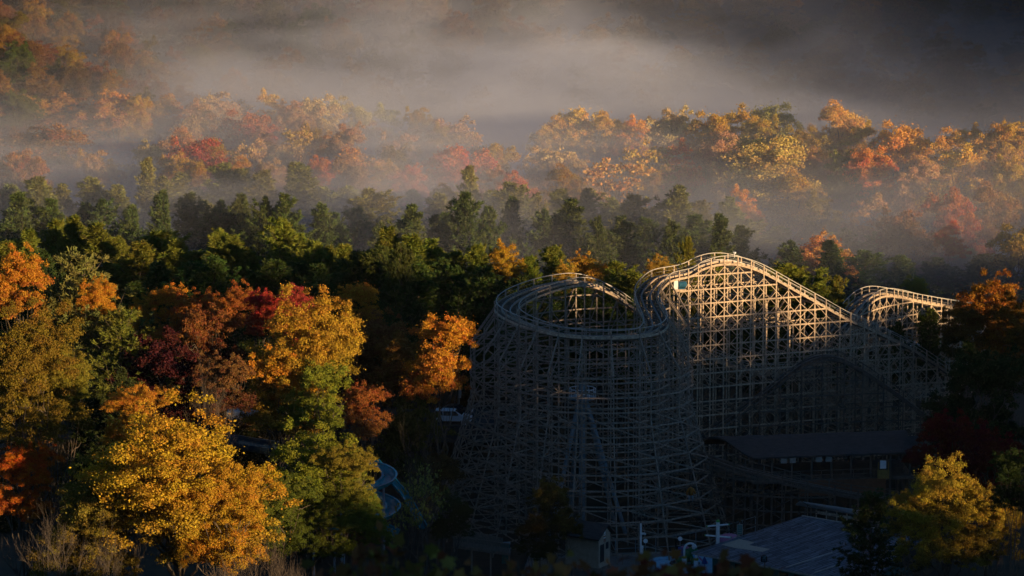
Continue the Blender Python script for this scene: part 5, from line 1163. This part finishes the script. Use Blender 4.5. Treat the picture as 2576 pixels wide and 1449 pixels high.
# ------------------------------------------------------------------ mist, haze, light, camera
def volbox(name, lo, hi, fn, label):
    m1 = MB(); m1.box(lo, hi); m = bpy.data.materials.new(name); m.use_nodes = True; nt = m.node_tree; nt.nodes.clear(); out = nt.nodes.new('ShaderNodeOutputMaterial'); v = nt.nodes.new('ShaderNodeVolumePrincipled'); nt.links.new(v.outputs[0], out.inputs['Volume'])
    fn(nt, v); o = m1.build(name, m); o['kind'] = 'stuff'; o['label'] = label; return o, m
def hz(nt, v):
    v.inputs['Color'].default_value = (.82, .88, 1, 1); v.inputs['Density'].default_value = .000012; v.inputs['Anisotropy'].default_value = 0.1
volbox('haze', (-320, -80, -2), (440, 1020, 190), hz, 'thin even morning haze filling the whole valley')
def mist_fn(nt, v):
    L = nt.links.new; v.inputs['Color'].default_value = (.76, .83, 1.0, 1); v.inputs['Anisotropy'].default_value = 0.0
    g = N(nt, 'TexCoord'); sp_ = N(nt, 'SeparateXYZ'); L(g.outputs['Object'], sp_.inputs[0])
    def mth(op, a, b=None, c=None):
        n = N(nt, 'Math', operation=op)
        for k, q in enumerate((a, b, c)):
            if q is None: continue
            if isinstance(q, (int, float)): n.inputs[k].default_value = q
            else: L(q, n.inputs[k])
        return n.outputs[0]
    def mrange(x, a, b, c, d):
        n = N(nt, 'MapRange', interpolation_type='SMOOTHSTEP'); L(x, n.inputs[0]); n.inputs[1].default_value = a; n.inputs[2].default_value = b; n.inputs[3].default_value = c; n.inputs[4].default_value = d; return n.outputs[0]
    x, y, z = sp_.outputs
    def gauss(t, c, s): q = mth('DIVIDE', mth('SUBTRACT', t, c), s); return mth('EXPONENT', mth('MULTIPLY', mth('MULTIPLY', q, q), -1.0))
    mp = N(nt, 'Mapping'); mp.inputs['Scale'].default_value = (.020, .013, .06); L(g.outputs['Object'], mp.inputs[0])
    no = N(nt, 'TexNoise', i_Scale=1.0, i_Detail=4.0, i_Roughness=.6, i_Distortion=.6); L(mp.outputs[0], no.inputs['Vector'])
    nz = mrange(no.outputs[0], .3, .7, .25, 1.7)
    # back bank over the mist trees; its centre line falls away to the sides
    gx = mth('MULTIPLY_ADD', gauss(mth('MULTIPLY', x, mrange(x, -14, 10, .66, 1.0)), MIST_X, MIST_SX), 1 - MIST_FLOOR, MIST_FLOOR)
    back = mth('MULTIPLY', mth('MULTIPLY', mrange(y, 640, 720, 0, MIST_BACK), gauss(z, MIST_Z, MIST_SZ)), gx)
    band = mth('MULTIPLY_ADD', mth('MULTIPLY', mrange(y, 482, 498, 0, 1), mrange(y, 535, 575, 1, 0)), MIST_BAND, mrange(y, 500, 560, 0, MIST_MID))
    mid = mth('MULTIPLY', mth('MULTIPLY', band, gauss(z, 20, 13.5)), mth('MULTIPLY', mrange(x, 5, 75, 1, .42), mrange(y, 640, 730, 1, .10)))
    # a wisp rising between the pine rows
    L(mth('MULTIPLY', mth('ADD', back, mid), nz), v.inputs['Density'])
MIST_X, MIST_SX, MIST_FLOOR, MIST_BACK, MIST_Z, MIST_SZ, MIST_MID, MIST_BAND = -2., 56., .10, .028, 22., 18., .0135, .007
mo_, mm_ = volbox('mist_bank', (-190, 484, 2), (230, 900, 72), mist_fn, 'bank of sunlit morning mist lying over the far woods')
mm_.cycles.volume_step_rate = 1.0
SC.cycles.volume_step_rate = 1.0; SC.cycles.volume_max_steps = 96

w = bpy.data.worlds.new('World'); SC.world = w; w.use_nodes = True; nt = w.node_tree; nt.nodes.clear()
ow = nt.nodes.new('ShaderNodeOutputWorld'); bg = nt.nodes.new('ShaderNodeBackground'); sk = nt.nodes.new('ShaderNodeTexSky'); sk.sky_type = 'NISHITA'; sk.sun_disc = False
sk.sun_elevation = SEL; sk.sun_rotation = math.atan2(SX, SY); sk.air_density = 1.0; sk.dust_density = 0.2; sk.ozone_density = 4.0; sk.altitude = 200
nt.links.new(sk.outputs[0], bg.inputs[0]); bg.inputs[1].default_value = .078; nt.links.new(bg.outputs[0], ow.inputs[0])
sl = bpy.data.lights.new('sun', 'SUN'); sl.energy = 5.0; sl.angle = math.radians(.6); sl.color = (1.0, .67, .34)
so = put(bpy.data.objects.new('sun', sl)); dv = Vector((SX * math.cos(SEL), SY * math.cos(SEL), math.sin(SEL))); so.rotation_euler = dv.to_track_quat('Z', 'Y').to_euler(); so.location = (150, -150, 150)
cd = bpy.data.cameras.new('camera'); cd.sensor_width = 36; cd.lens = 18 / math.tan(math.radians(8.5)); cd.clip_start = .5; cd.clip_end = 3000
cd.dof.use_dof = True; cd.dof.focus_distance = 420; cd.dof.aperture_fstop = 5.6
co = put(bpy.data.objects.new('camera', cd)); co.location = tuple(CAM); co.rotation_euler = (math.radians(81), 0, 0); SC.camera = co
SC.view_settings.view_transform = 'Standard'; SC.view_settings.look = 'None'; SC.view_settings.gamma = 1; SC.view_settings.exposure = .82
cy_ = SC.cycles; cy_.max_bounces = 5; cy_.diffuse_bounces = 2; cy_.glossy_bounces = 2; cy_.transmission_bounces = 3; cy_.volume_bounces = 1; cy_.transparent_max_bounces = 4
cy_.use_denoising = True; cy_.use_adaptive_sampling = True; cy_.adaptive_threshold = .015; cy_.caustics_reflective = False; cy_.caustics_refractive = False
cy_.sample_clamp_indirect = 3
